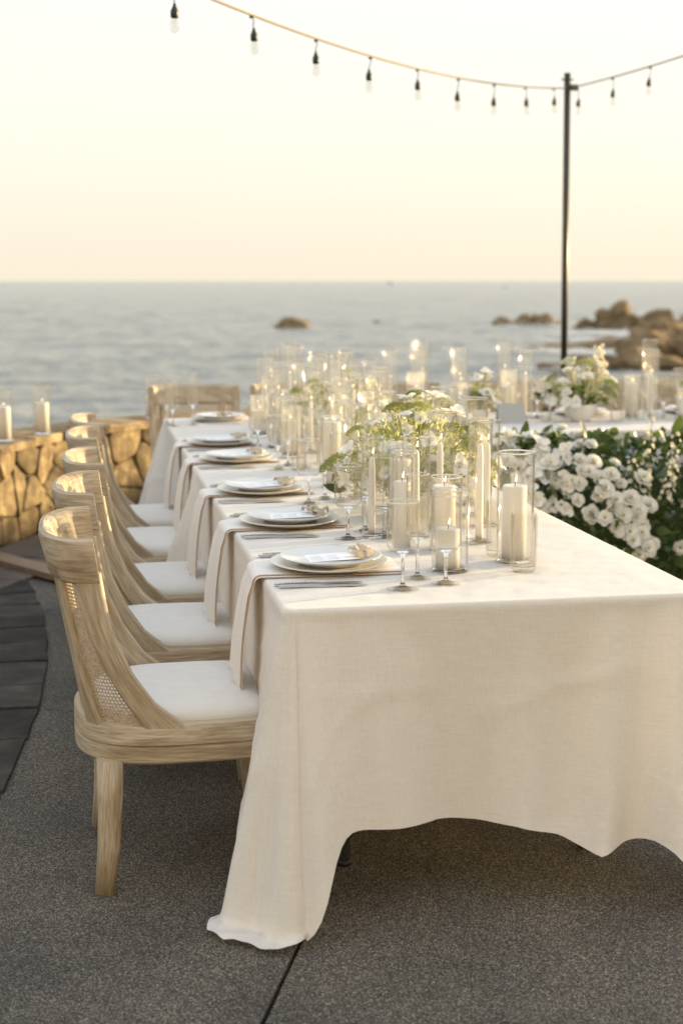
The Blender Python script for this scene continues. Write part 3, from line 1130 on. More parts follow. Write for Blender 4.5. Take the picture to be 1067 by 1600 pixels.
    mb.grid(T)
    o = mb.build(name, M['cloth'])
    tag(o, label, 'tablecloth', 'ivory tablecloths')
    return o


hem = lambda x: interp(x, [(0, .54), (.12, .535), (.25, .54), (.40, .54), (.55, .56), (.66, .59), (.745, .635), (.80, .620), (.88, .603), (.95, .615), (1.03, .62)])
cloth('tablecloth', 'ivory linen cloth with corner trailing on the floor, on the nearest table', 0, 1.03, -.08, 2.355, (.55, .55, .50, .53), (.20, .18, .20, .205), (.016, .02, .01, .014), hem, 1, (.05, .02, .02, .06), (.76, .70, .60, .775))
cloth('tablecloth', 'ivory linen cloth over the far table end beside the wall', 0, 1.03, 2.365, 4.62, (.50, .5, .55, .55), (.15, .1, .30, .34), (.012, .02, .015, .016), None, 5, (.02, .02, .03, .03), (.62, .62, .74, .74))
cloth('tablecloth', 'ivory linen cloth of the head table behind the rose hedge', 1.04, 3.9, 3.58, 4.62, (.60, .55, .55, .3), (.15, .15, .15, .05), (.010, .015, .015, .004), None, 9, (0, 0, 0, 0), (.70, .7, .7, .5))

# ================================================================== chairs
ARM_IN = [(.425, .251), (.489, .174), (.565, .122), (.654, .083), (.734, .064), (.80, .054), (.905, .040)]
ARM_OUT = [(.425, .160), (.509, .105), (.592, .061), (.689, .027), (.776, .010), (.82, .004), (.905, -.005)]
BACK = [(.33, .0), (.43, .0), (.60, -.018), (.78, -.048), (.905, -.078)]
EXP = 2 / 2.7


def shell(phi, z, off=0.0):
    def pt(ph, zz):
        xf, xb = interp(zz, ARM_IN), interp(zz, BACK)
        c, s_ = math.cos(ph), math.sin(ph)
        c = max(c, 0)
        return Vector((xf - (xf - xb) * c ** EXP, .25 * math.copysign(abs(s_) ** EXP, s_), zz))
    p = pt(phi, z)
    if off:
        e = .02
        a, b = pt(max(-math.pi / 2, phi - e), z), pt(min(math.pi / 2, phi + e), z)
        t = (b - a).normalized()
        nrm = Vector((-t.y, t.x, 0)) if True else None
        if nrm.x * math.cos(phi) > 0 and abs(phi) < 1.2: nrm = -nrm
        if abs(phi) >= 1.2 and nrm.y * math.sin(phi) < 0: nrm = -nrm
        p = p + nrm * off
    return p


def phi_of_x(x, z):
    xf, xb = interp(z, ARM_IN), interp(z, BACK)
    k = min(1, max(0, (xf - x) / (xf - xb)))
    return math.acos(min(1, k ** (1 / EXP)))


def strip(fa, fb, z0, z1, nz, na, th, grain_z=True, rnd_edge=.3):
    """solid strip of the back shell between angles fa(z) and fb(z)"""
    mb = MB()
    rows = []
    for i in range(nz + 1):
        z = z0 + (z1 - z0) * i / nz
        a, b = fa(z), fb(z)
        out = [shell(a + (b - a) * k / na, z, th * .5) for k in range(na + 1)]
        inn = [shell(a + (b - a) * k / na, z, -th * .5) for k in range(na + 1)]
        e0 = (out[0] + inn[0]) / 2
        e1 = (out[-1] + inn[-1]) / 2
        # small round-over at both long edges
        d0 = (out[0] - out[1]).normalized() * th * .22
        d1 = (out[-1] - out[-2]).normalized() * th * .22
        rows.append(out + [e1 + d1 + (out[-1] - e1) * .5, e1 + d1 + (inn[-1] - e1) * .5] + inn[::-1] + [e0 + d0 + (inn[0] - e0) * .5, e0 + d0 + (out[0] - e0) * .5])
    n = len(rows[0])
    cum = [0.0]
    mid = rows[len(rows) // 2]
    for k in range(n): cum.append(cum[-1] + (mid[(k + 1) % n] - mid[k]).length)
    hz = (z1 - z0) / nz
    b = mb.grid(rows, closev=True, UV=lambda i, j: (cum[j], i * hz) if grain_z else (i * hz, cum[j]))
    mb.cap(b, n, True)
    mb.cap(b + nz * n, n)
    return mb


def chair_meshes():
    out = []
    HP = math.pi / 2
    for sg in (-1, 1):
        fa = lambda z: sg * phi_of_x(interp(z, ARM_OUT), z)
        fb = lambda z: sg * HP
        f1, f2 = (fa, fb) if sg > 0 else (fb, fa)
        mb = strip(f1, f2, .425, .82, 30, 5, .030)
        m = mb.mesh('arm', M['oak']); auto_sharp(m, 50)
        out.append(('arm', m))
        mb = strip(lambda z: sg * .66 - .10, lambda z: sg * .66 + .10, .425, .82, 16, 4, .032)
        m = mb.mesh('back_post', M['oak']); auto_sharp(m, 50)
        out.append(('back_post', m))
    # crest: a deep bent band, rounded along its top
    mb = MB()
    rows = []
    na = 44
    prof = [(-.5, .80), (-.5, .84), (-.5, .885), (-.36, .899), (0, .905), (.36, .899), (.5, .885), (.5, .84), (.5, .80), (.3, .793), (-.3, .793)]
    cum = 0
    us = []
    prev = None
    for k in range(na + 1):
        ph = -HP + math.pi * k / na
        row = [shell(ph, min(z, .905), -.036 * o) for o, z in prof]
        if k in (0, na):
            c = sum((Vector(p) for p in row), Vector()) / len(row)
            pass
        if prev: cum += (row[4] - prev).length
        prev = row[4]
        us.append(cum)
        rows.append(row)
    n = len(prof)
    b = mb.grid(rows, closev=True, UV=lambda i, j: (j * .022, us[min(i, na)]))
    mb.cap(b, n, True)
    mb.cap(b + na * n, n)
    m = mb.mesh('crest_rail', M['oak']); auto_sharp(m, 40)
    out.append(('crest_rail', m))
    # cane back
    mb = MB()
    rows = []
    for i in range(15):
        z = .425 + .39 * i / 14
        f = phi_of_x(interp(z, ARM_OUT), z) + .05
        rows.append([shell(-f + 2 * f * k / 40, z) for k in range(41)])
    cum = [0.0]
    for k in range(40): cum.append(cum[-1] + (rows[4][k + 1] - rows[4][k]).length)
    mb.grid(rows, UV=lambda i, j: (cum[j], .36 * i / 14))
    out.append(('cane_panel', mb.mesh('cane_panel', M['cane'])))

    # seat frame outline
    def outline(off):
        pts = [shell(-HP + math.pi * k / 40, .43, off) for k in range(41)]
        fr = []
        for yy, k in ((.25, 1), (-.25, -1)):
            y_ = k * (.25 + off)
            if k > 0: fr += [Vector((.34, y_, .43)), Vector((.42, y_ - .006, .43)), Vector((.462 + off, y_ - .014, .43)), Vector((.484 + off, y_ - .036, .43)), Vector((.487 + off, .1, .43))]
            else: fr += [Vector((.487 + off, -.1, .43)), Vector((.484 + off, y_ + .036, .43)), Vector((.462 + off, y_ + .014, .43)), Vector((.42, y_ + .006, .43)), Vector((.34, y_, .43))]
        al = pts + fr
        return al[-5:] + al[:-5]
    o1 = outline(.016)
    o0 = outline(.010)
    mb = MB()
    rows = [[Vector((p.x, p.y, z)) for p in oo] for oo, z in ((o0, .335), (o1, .341), (o1, .376), (o0, .380), (o1, .384), (o1, .424), (o0, .432))]
    n = len(o1)
    cum = [0.0]
    for k in range(n): cum.append(cum[-1] + (o1[(k + 1) % n] - o1[k]).length)
    hz = [0, .01, .04, .05, .055, .09, .1]
    b = mb.grid(rows, closev=True, UV=lambda i, j: (hz[i], cum[j]))
    mb.cap(b, n, True)
    mb.cap(b + 6 * n, n)
    m = mb.mesh('seat_frame', M['oak']); auto_sharp(m, 40)
    out.append(('seat_frame', m))
    # cushion
    oc = outline(-.022)
    cx_ = .25
    mb = MB()
    rows = []
    for sc, z in ((.99, .425), (1.0, .435), (.995, .444), (.975, .453), (.93, .462), (.84, .470), (.68, .476), (.45, .479), (.2, .480)):
        rows.append([Vector((cx_ + (p.x - cx_) * sc, p.y * sc, z)) for p in oc])
    b = mb.grid(rows, closev=True)
    mb.cap(b + 8 * n, n)
    out.append(('seat_cushion', mb.mesh('seat_cushion', M['cushion'])))
    for sg in (-1, 1):
        mb = MB()
        mb.tube([(.068, sg * .215, .345), (.066, sg * .217, .24), (.060, sg * .222, .12), (.046, sg * .228, 0)], [.033, .031, .028, .024], 16, square=True)
        m = mb.mesh('leg', M['oak']); out.append(('leg', m))
        mb = MB()
        mb.tube([(.468, sg * .205, .345), (.470, sg * .205, .17), (.474, sg * .205, 0)], [.032, .029, .022], 16, square=True)
        m = mb.mesh('leg', M['oak']); out.append(('leg', m))
    return out


CH = chair_meshes()


def chair(label, x, y, rz, group):
    e = tag(empty('dining_chair', (x, y, 0), rz), label, 'chair', group)
    for n, m in CH: inst(n, m, e)
    return e


ords = ['first', 'second', 'third', 'fourth', 'fifth']
CY = [.375, 1.128, 1.804, 2.611, 3.221]
CX = [-.478, -.455, -.434, -.428, -.415]
CL = ['cane-back oak chair with white seat, frontmost of the row along the table',
      'cane-back oak chair directly behind the frontmost one',
      'middle cane-back oak chair of the five along the table',
      'fourth cane-back oak chair from the front, before the last of the row',
      'last cane-back oak chair of the row, closest to the stone wall']
for k in range(5):
    chair(CL[k], CX[k], CY[k], R((0.5, -2.5, 2, -1.5, 2.8)[k]), 'oak chairs along the table')
BX = [.20, .80, 1.42, 2.05, 2.68, 3.3]
BL = ['oak chair with cane back at the far table end, facing the viewer',
      'oak chair behind the cluster of tallest vases, next to the chair facing viewer',
      'oak chair behind the head table where the two tables meet',
      'oak chair behind the head table near the grey card',
      'oak chair behind the head table beside the tall bouquet',
      'oak chair behind the head table at the picture edge']
for k, x in enumerate(BX):
    chair(BL[k], x, 5.14 + .02 * math.sin(k * 3), R(-90 + (1, -1, 2, 0, -2, 1)[k]), 'oak chairs behind the far tables')

# ================================================================== place settings
def lathe_mesh(name, prof, mat, n=40, solid=None):
    mb = MB()
    mb.lathe(prof, n)
    m = mb.mesh(name, mat)
    if solid:      # rim, stem and foot are thick glass that bends light; the wall is thin
        m.materials.append(M['solid'])
        for p in m.polygons:
            if solid(p.center.z): p.material_index = 1
    return m


ME = {}
ME['charger'] = lathe_mesh('charger_plate', [(0, .003), (.10, .003), (.118, .004), (.150, .013), (.155, .0155), (.156, .0175), (.153, .0175), (.12, .009), (.105, .007), (0, .007)], M['charger'], 56)
ME['plate'] = lathe_mesh('dinner_plate', [(.0, .002), (.075, .002), (.078, 0), (.082, 0), (.086, .006), (.128, .017), (.134, .0205), (.135, .0225), (.132, .023), (.09, .0125), (.08, .011), (0, .011)], M['china'], 56)
mb = MB()
P = [[(x, y, .0006 * math.sin(x * 30)) for y in np.linspace(-.05, .05, 5)] for x in np.linspace(-.085, .085, 9)]
mb.grid(P, UV=lambda i, j: (-.05 + .1 * j / 4, .17 * i / 8))
ME['menu'] = mb.mesh('menu_card', M['menu'])


def ribbon_mesh(seed):
    rr = random.Random(seed)
    mb = MB()
    for (a0, L, lift) in ((2.6, .055, .014), (3.6, .05, .018), (.3, .06, .012), (-.4, .05, .016), (1.3, .03, .02)):
        P = []
        for i in range(9):
            t = i / 8
            r = L * math.sin(t * math.pi * .55)
            a = a0 + .5 * t * rr.uniform(.6, 1.2)
            w = .006 + .009 * math.sin(t * math.pi * .8 + .2)
            cx_, cy_ = r * math.cos(a), r * math.sin(a) * .7
            z = .003 + lift * math.sin(t * math.pi) + .002 * rr.random()
            tw = rr.uniform(-.5, .5)
            P.append([(cx_ - w * math.sin(a), cy_ + w * math.cos(a), z + w * tw), (cx_, cy_, z + .003), (cx_ + w * math.sin(a), cy_ - w * math.cos(a), max(.001, z - w * tw * .5))])
        mb.grid(P)
    mb.lathe([(0, .018), (.007, .014), (.008, .008), (.006, .002), (0, 0)], 8)
    return mb.mesh('ribbon_bow', M['ribbon'])


ME['ribbon'] = [ribbon_mesh(k) for k in range(3)]


def cutlery(kind):
    mb = MB()
    if kind == 'knife':
        P = []
        for x, w, h in ((0, .0055, .004), (.01, .0062, .0045), (.095, .0055, .004), (.11, .0045, .003), (.118, .007, .0015), (.17, .0092, .0012), (.205, .007, .0010), (.222, .0015, .0008)):
            P.append([(x, -w, .002), (x, -w, .002 + h), (x, w, .002 + h), (x, w, .002)])
    else:
        P = []
        for x, w, h, z in ((0, .0055, .004, .002), (.01, .0060, .004, .002), (.10, .004, .003, .004), (.135, .0035, .0025, .008), (.155, .010, .002, .006), (.168, .011, .002, .003)):
            P.append([(x, -w, z), (x, -w, z + h), (x, w, z + h), (x, w, z)])
    b = mb.grid(P, closev=True)
    mb.cap(b, 4, True)
    mb.cap(b + (len(P) - 1) * 4, 4)
    if kind == 'fork':
        for yy in (-.0092, -.0031, .0031, .0092):
            mb.box((.188, yy, .005), (.046, .0034, .0018))
    for k in range(7):   # turned rings of the handle
        mb.box((.030 + k * .008, 0, .0045), (.0028, .0135, .0062))
    m = mb.mesh(kind, M['steel'], smooth=False)
    return m


ME['knife'] = cutlery('knife')
ME['fork'] = cutlery('fork')


def napkin_mesh():
    out = []
    for layer, (yo, drop) in enumerate(((0.0, .275), (.018, .25))):
        mb = MB()
        P = []
        w = .088
        path = []
        off = .004 + .0025 * layer
        for t in np.linspace(.36, -.008, 12): path.append((t, TZ + off, 0))
        rr = .016
        for a in np.linspace(.2, math.pi / 2, 6): path.append((-.010 - (rr + off) * math.sin(a) * 1.0, TZ - rr + (rr + off) * math.cos(a), 0))
        n0 = len(path)
        for t in np.linspace(.03, drop, 14): path.append((-.028 - off * 1.6 - .03 * t / .27 - .012 * math.sin(t * 9), TZ - rr - t, t / .27))
        for (x, z, g) in path:
            row = []
            for k in range(13):
                u = k / 12 * 2 - 1
                ww = w * (1 - .16 * g)
                row.append((x - .010 * g * math.cos(u * 5 + 1 + layer), yo + u * ww - .020 * g, z + (.004 * math.sin(u * 7) * g) - (.02 * (u + 1) * .5 * g if layer == 0 else .01 * (1 - u) * g)))
            P.append(row)
        mb.grid(P)
        out.append(('fold', mb.mesh('fold', M['napkin'])))
        # stitched darker edge along the near side
        h = MB()
        h.tube([(p[0][0] - .001, p[0][1] - .001, p[0][2] + .001) for p in P], .0012, 6)
        out.append(('hem', h.mesh('hem', M['napkin_hem'])))
    return out


ME['napkin'] = napkin_mesh()


def wineglass(rb, hb, hs, rf, taper=1.0):
    H = hs + hb
    w = .0012
    prof = [(0, 0.001), (rf, 0.0015), (rf, .003), (rf * .6, .0055), (.008, .010), (.0042, .02), (.0038, hs - .02), (.006, hs - .006), (.016, hs), (rb * .8, hs + .004), (rb * .97, hs + .014), (rb, hs + .03), (rb * taper, H - .003), (rb * taper + .0004, H - .001), (rb * taper - w * .5, H + .0008), (rb * taper - w - .0004, H - .001), (rb * taper - w, H - .003), (rb - w, hs + .03), (rb * .93, hs + .015), (rb * .7, hs + .0075), (0, hs + .006)]
    m = lathe_mesh('wine_glass', prof, M['glass'], 32, lambda z: .006 < z < hs + .001 or z > H - .004)
    m.materials.append(M['footglass'])
    for p in m.polygons:
        if p.center.z <= .006: p.material_index = 2
    return m


ME['wine'] = wineglass(.040, .125, .095, .040)
ME['water'] = wineglass(.037, .155, .085, .038, .98)
ME['flute'] = wineglass(.029, .165, .105, .035)

PL = [(.178, .365), (.172, 1.058), (.170, 1.742), (.180, 2.655), (.176, 3.275)]
who = ['place of the frontmost chair', 'place of the second chair', 'place of the middle chair', 'place of the fourth chair', 'place of the last chair by the wall', 'far place facing the viewer', 'head table place behind the bowl bouquet', 'head table place at the picture edge']
near = ['frontmost plate', 'second plate from the front', 'third plate from the front', 'fourth plate from the front', 'fifth plate from the front', 'far end plate', 'bowl bouquet plate', 'picture edge plate']


def rotz(v, a):
    return (v[0] * math.cos(a) - v[1] * math.sin(a), v[0] * math.sin(a) + v[1] * math.cos(a))


def setting(k, x, y, rz, glasses=True, full=True, cut=True):
    """rz 0: guest sits on the -x side"""
    def P(dx, dy, z=TZ):
        a, b = rotz((dx, dy), rz)
        return (x + a, y + b, z)
    w = who[k]
    rr = random.Random(50 + k)
    tag(inst('charger_plate', ME['charger'], None, P(0, 0, TZ + .0075), (0, 0, rr.random())), f'wide cream charger under the {near[k]}', 'plate', 'cream chargers')
    tag(inst('dinner_plate', ME['plate'], None, P(.004, .003, TZ + .0075 + .0085), (0, 0, rr.random())), f'white dinner plate, {near[k]}, on its charger', 'plate', 'white dinner plates')
    mz = TZ + .0075 + .0085 + .0125
    tag(inst('menu_card', ME['menu'], None, P(-.005, .012, mz), (0, R(-1.0), rz + R(rr.uniform(-6, 6)))), f'printed white menu card lying on the {near[k]}', 'menu card', 'menu cards')
    tag(inst('ribbon_bow', ME['ribbon'][k % 3], None, P(.088, .012, mz + .002), (0, 0, rz + rr.uniform(1.2, 1.9))), f'crumpled tan ribbon bow on the {near[k]}', 'ribbon', 'tan ribbon bows')
    if full:
        e = tag(empty('napkin', (x - .178 * math.cos(rz), y - .178 * math.sin(rz), 0), rz), f'blush napkin hanging over the table edge under the {near[k]}', 'napkin', 'blush napkins')
        a, b = rotz((0, -.005 + rr.uniform(-.01, .01)), rz)
        e.location.x += a
        e.location.y += b
        e.scale = (1.0, rr.uniform(.88, 1.15), 1.0)
        e.rotation_euler.z += R(rr.uniform(-2.5, 2.5))
        for n, m in ME['napkin']: inst(n, m, e)
    if cut:
        for j, (dx, dy, kind, a) in enumerate(((-.172, -.197, 'knife', .01), (-.164, -.222, 'knife', -.03), (-.165, .182, 'fork', .02), (-.150, .205, 'fork', -.02))):
            nm = ('table knife beside the ', 'outer knife from the ', 'inner fork tucked by the ', 'outer fork on far side of the ')[j]
            tag(inst('table_' + kind, ME[kind], None, P(dx, dy, TZ + .002), (0, 0, rz + a)), ('slim steel ' + nm + near[k]), kind, 'steel cutlery')
    if glasses:
        for j, (dx, dy, t) in enumerate(((.135, -.30, 'wine'), (.205, -.165, 'flute'), (.245, -.265, 'water'))):
            nm = ('stemmed straight-sided wine glass', 'narrow tall stemmed flute', 'tall straight stemmed water glass')[j]
            tag(inst('stem_glass', ME[t], None, P(dx + rr.uniform(-.01, .01), dy + rr.uniform(-.015, .015), TZ + .0012)), f'{nm} by the {near[k]}', 'glass', 'stemmed glasses')


for k, (x, y) in enumerate(PL): setting(k, x, y, 0)
setting(5, .285, 4.43, R(-90), cut=False)
setting(6, 2.33, 4.40, R(-90), cut=False)
setting(7, 2.98, 4.40, R(-90), cut=False)

# ================================================================== candles
def vase_mesh(d, h, mat='glass', n=40):
    r, w, b = d / 2, .0022, .010
    return lathe_mesh('glass_cylinder', [(0, 0), (r * .93, 0), (r, .003), (r, h - .006), (r + .0010, h - .0032), (r + .0003, h - .0004), (r - w * .5, h + .0008), (r - w - .0003, h - .0004), (r - w - .0010, h - .0032), (r - w, h - .006), (r - w, b + .004), (r * .85, b), (0, b)], M[mat], n, lambda z: z < .013 or z > h - .004)


def ribbed_mesh(d, h):
    mb = MB()
    n = 128
    P = []
    for k in range(n):
        a = 2 * math.pi * k / n
        rib = 1 + .085 * math.cos(a * 16)
        r = d / 2
        prof = [(0, 0), (r * .80, 0), (r * .86 * rib, .004), (r * .98 * rib, .010), (r * rib, .016), (r * rib, h - .006), (r * 1.0, h), (r * .95, h), (r * .93, h - .006), (r * .93, .016), (0, .013)]
        P.append([(q * math.cos(a), q * math.sin(a), z) for q, z in prof])
    mb.grid(P, closeu=True)
    return mb.mesh('ribbed_tumbler', M['ribglass'])


VC = {}


def candle(x, y, z, kind, h, label, lit=True):
    r = .0325 if kind == 'pillar' else .0105
    if kind == 'pillar' and 'slim' in label: r = .024
    if 'on the wall' in label: r = .040
    e = tag(empty(kind + '_candle', (x, y, z)), label, 'candle', 'ivory candles')
    key = (kind, round(h, 3), r)
    if key not in VC:
        if kind == 'pillar':
            m = lathe_mesh('wax', [(0, 0), (r, .001), (r, h - .004), (r - .001, h - .001), (r - .004, h), (r * .6, h - .003), (0, h - .004)], M['wax'], 32)
        else:
            m = lathe_mesh('wax', [(0, 0), (.0115, 0), (.0112, .02), (.0095, h * .85), (.0075, h - .008), (.003, h), (0, h)], M['wax'], 16)
        VC[key] = m
    inst('wax', VC[key], e)
    if 'wick' not in VC:
        VC['wick'] = MB().tube([(0, 0, -.004), (.0006, 0, .006), (.002, .0006, .013)], .0009, 6).mesh('wick', M['wick'])
        VC['flame'] = lathe_mesh('flame', [(0, 0), (.0018, .0015), (.0030, .005), (.0028, .009), (.0018, .014), (.0007, .019), (0, .022)], M['flame'], 12)
    inst('wick', VC['wick'], e, (0, 0, h))
    if lit: inst('flame', VC['flame'], e, (.002, .0008, h + .008), (R(4), R(8), 0), .9 if y < 1.2 else .7)
    return e


def vase(x, y, d, h, content, ch, where, size=None, dx=0.0, dy=0.0, z=TZ, grp='candle cylinders'):
    key = ('v', d, h)
    fr = content == 'pillar' and y > 2.5 and z == TZ
    key = key + (fr,)
    if key not in VC: VC[key] = vase_mesh(d, h, 'frost' if fr else 'glass')
    size = size or ('tall' if h >= .36 else 'medium' if h >= .27 else 'short')
    tag(inst('glass_cylinder', VC[key], None, (x, y, z + .001)), f'{size} clear glass cylinder {where}', 'vase', grp)
    if content:
        candle(x + dx, y + dy, z + .0115, content, ch, f'ivory {content} candle inside the {size} cylinder {where}')


V = [
    (.683, .356, .098, .300, 'pillar', .200, 'beside the ribbed tumbler near the bare tabletop'),
    (.481, .271, .095, .205, 'pillar', .105, 'at the very front of the table'),
    (.509, .779, .085, .300, 'taper', .250, 'just behind the frontmost short one'),
    (.545, .560, .090, .210, 'pillar', .175, 'between the frontmost short one and the bowl bouquet'),
    (.668, .653, .070, .360, 'taper', .280, 'slimmest, before the leafy bouquet'),
    (.500, .930, .085, .250, 'pillar', .205, 'by the second place glasses'),
    (.425, .560, .070, .280, 'pillar', .190, 'slim, close behind the frontmost glasses'),
    (.770, .930, .075, .330, 'taper', .250, 'on the hedge side of the leafy bouquet'),
    (.700, 2.100, .085, .330, 'taper', .220, 'between the first two bouquets'),
    (.400, 3.600, .090, .200, 'pillar', .120, 'closest to the fifth plate'),
    (.720, 3.850, .080, .300, 'taper', .200, 'lower, among the tallest far ones'),
    (.880, 3.250, .090, .240, 'pillar', .150, 'on the hedge side of the far table'),
    (1.100, 4.350, .085, .330, 'taper', .210, 'at the inner corner of the two tables'),
    (1.620, 4.400, .085, .300, 'taper', .190, 'behind the small posy'),
    (.385, .800, .065, .300, 'taper', .230, 'thin, in front of the white bowl'),
    (.610, .880, .080, .360, 'taper', .260, 'rising from the middle of the front cluster'),
    (.800, 1.130, .080, .300, 'taper', .200, 'at the bouquet edge toward the rose hedge'),
    (.480, 1.560, .085, .330, 'taper', .230, 'between second and third places'),
    (.560, 2.300, .100, .330, 'taper', .210, 'over the joint of the two cloths'),
    (.520, 3.800, .085, .330, 'taper', .200, 'between the fifth plate and tallest pair'),
    (.730, 1.420, .075, .380, 'taper', .240, 'hidden half by the bouquet top'),
    (.610, 1.980, .080, .390, 'taper', .250, 'tall between bouquets, plate side'),
    (.800, 2.620, .085, .390, 'taper', .230, 'tall between bouquets, hedge side'),
    (.540, 2.900, .080, .370, 'taper', .220, 'tall over the fourth place'),
    (.660, 3.020, .085, .400, 'taper', .240, 'tall in mid far table'),
    (.560, 3.300, .080, .380, 'taper', .220, 'tall before the fifth place'),
    (.760, 3.420, .085, .410, 'taper', .240, 'tall behind the third bouquet'),
    (.880, 3.900, .085, .400, 'taper', .230, 'tall by the inner table corner'),
    (.570, 4.420, .085, .390, 'taper', .220, 'last of the far table end'),
    (1.180, 4.200, .085, .390, 'taper', .220, 'tall beside the inner corner'),
    (1.560, 4.200, .085, .400, 'taper', .230, 'tall behind the posy glass'),
    (.847, 1.375, .100, .360, 'taper', .200, 'behind the leafy bouquet, second tallest there'),
    (.885, 1.907, .100, .360, 'taper', .235, 'with visible flame behind the leafy bouquet'),
    (.533, 2.061, .085, .300, 'taper', .200, 'just behind the green umbel flowers'),
    (.455, 1.850, .090, .260, 'pillar', .230, 'next to the third place glasses'),
    (.825, 2.852, .100, .360, 'taper', .220, 'holding up past the bouquet top, mid table'),
    (.851, 3.554, .100, .360, 'taper', .220, 'mid table before the round green flower'),
    (.796, 4.247, .095, .380, 'taper', .240, 'second tallest of the far cluster'),
    (.690, 3.600, .100, .390, 'taper', .210, 'front of the tallest far pair'),
    (.650, 4.310, .085, .420, 'taper', .240, 'tallest of all, far table end'),
    (.630, 3.986, .090, .420, 'taper', .210, 'overlapping the tallest one'),
    (.477, 3.976, .090, .360, 'taper', .190, 'standing alone beside the far chair'),
    (.535, 4.200, .100, .250, 'pillar', .150, 'below the far tall pair'),
    (.535, 3.458, .100, .240, 'pillar', .150, 'glowing by the fifth place'),
    (.430, 2.760, .090, .220, 'pillar', .150, 'by the fourth place glasses'),
    (.610, 2.560, .085, .300, 'taper', .200, 'mid table behind the white spray'),
    (.730, 3.150, .085, .300, 'taper', .200, 'in the middle of the far table'),
    (.450, 3.150, .100, .230, 'pillar', .140, 'between fourth and fifth places'),
    (.900, 2.450, .090, .260, 'pillar', .160, 'on the hedge side of mid table'),
    (.620, 1.760, .075, .280, 'taper', .230, 'among the bouquet stems'),
    (1.422, 4.500, .085, .420, 'taper', .240, 'taller of two where the tables meet'),
    (1.339, 4.219, .085, .380, 'taper', .200, 'lower of two where the tables meet'),
    (1.278, 4.018, .100, .280, 'pillar', .180, 'glowing where the tables meet'),
    (1.480, 3.900, .100, .230, 'pillar', .150, 'on the head table near the small posy'),
    (1.854, 4.250, .095, .270, 'pillar', .170, 'behind the grey card'),
    (1.911, 4.520, .085, .420, 'taper', .250, 'tallest beside the pole foot'),
    (1.975, 4.325, .085, .380, 'taper', .220, 'second tallest beside the pole foot'),
    (2.743, 4.440, .085, .420, 'taper', .240, 'taller of twins past the tall bouquet'),
    (2.627, 4.130, .085, .380, 'taper', .240, 'lower of twins past the tall bouquet'),
    (2.515, 4.121, .090, .240, 'pillar', .190, 'right beside the tall bouquet'),
    (2.760, 3.980, .090, .180, 'pillar', .110, 'nearest the picture edge on the head table'),
]
for row in V:
    x, y, d, h, c, chh, w = row
    vase(x, y, d, h, c, chh, w, dx=random.uniform(-.008, .008) if c == 'pillar' else random.uniform(-.004, .004))
ZW = WH + .048
for (x, y, h, c, w) in ((-.895, 5.165, .30, .19, 'on the wall at the picture edge'), (-.685, 5.52, .30, .18, 'on the wall beside the chair backs'), (.03, 6.41, .30, .17, 'on the wall next to the far chair')):
    vase(x, y, .105, h, 'pillar', c, w, z=ZW, grp='candle cylinders on the wall')

RB = ribbed_mesh(.064, .155)
RB2 = ribbed_mesh(.058, .12)
for m, x, y, w in ((RB, .667, .229, 'ribbed clear glass tumbler standing alone at the table front'), (RB, .665, .455, 'ribbed glass tumbler tucked behind the big pillar candle'), (RB2, .56, 1.50, 'small ribbed tumbler under the umbel flowers'), (RB2, .40, 2.35, 'small ribbed tumbler at the table joint'), (RB, 2.39, 4.02, 'ribbed tumbler on the head table beside the ceramic bowl')):
    tag(inst('ribbed_tumbler', m, None, (x, y, TZ + .001)), w, 'tumbler', 'ribbed tumblers')

# ================================================================== flowers
def petal_grid(L, W, cup, curl, nu=4, nv=3):
    P = []
    for i in range(nu + 1):
        t = i / nu
        w = W * (math.sin(math.pi * min(1, .12 + .80 * t)) ** .7)
        row = []
        for j in range(nv + 1):
            u = j / nv * 2 - 1
            row.append((t * L, u * w, cup * (t ** 1.6) * L + curl * L * math.sin(t * math.pi) * .3 + .25 * w * u * u + .06 * L * math.sin(u * 5 + t * 4) * t))
        P.append(row)
    return P


def rose_mesh(seed):
    rr = random.Random(seed)
    mb = MB()
    for ring, (n, L, W, tilt, z) in enumerate(((6, .044, .026, 10, .000), (6, .040, .025, 32, .004), (5, .034, .021, 58, .006))):
        for k in range(n):
            a = 2 * math.pi * (k + .5 * (ring % 2)) / n + rr.uniform(-.2, .2)
            tl = R(tilt + rr.uniform(-9, 9))
            P = []
            for row in petal_grid(L * rr.uniform(.9, 1.1), W, .12 if ring < 2 else .05, .35):
                r2 = []
                for (x, y, zz) in row:
                    x2, z2 = x * math.cos(tl) - zz * math.sin(tl), x * math.sin(tl) + zz * math.cos(tl)
                    x2 += .004
                    r2.append((x2 * math.cos(a) - y * math.sin(a), x2 * math.sin(a) + y * math.cos(a), z2 + z))
                P.append(r2)
            mb.grid(P)
    return mb.mesh('rose_bloom', M['petal'])


CEN = lathe_mesh('bloom_centre', [(0, .004), (.007, .006), (.0095, .014), (.007, .021), (0, .024)], M['centre'], 8)
ROSES = [rose_mesh(k) for k in range(4)]


def blossom_mesh(seed, mat='petal'):
    rr = random.Random(seed)
    mb = MB()
    for k in range(5):
        a = 2 * math.pi * k / 5 + rr.uniform(-.15, .15)
        big = 1.0 if k % 2 else 1.25
        tl = R(rr.uniform(8, 35))
        P = []
        for row in petal_grid(.026 * big, .0125 * big, .1, .4):
            r2 = []
            for (x, y, zz) in row:
                x2, z2 = x * math.cos(tl) - zz * math.sin(tl), x * math.sin(tl) + zz * math.cos(tl)
                r2.append((x2 * math.cos(a) - y * math.sin(a), x2 * math.sin(a) + y * math.cos(a), z2))
            P.append(r2)
        mb.grid(P)
    mb.lathe([(0, 0), (.004, .003), (.004, .008), (0, .011)], 6)
    return mb.mesh('blossom', M[mat])


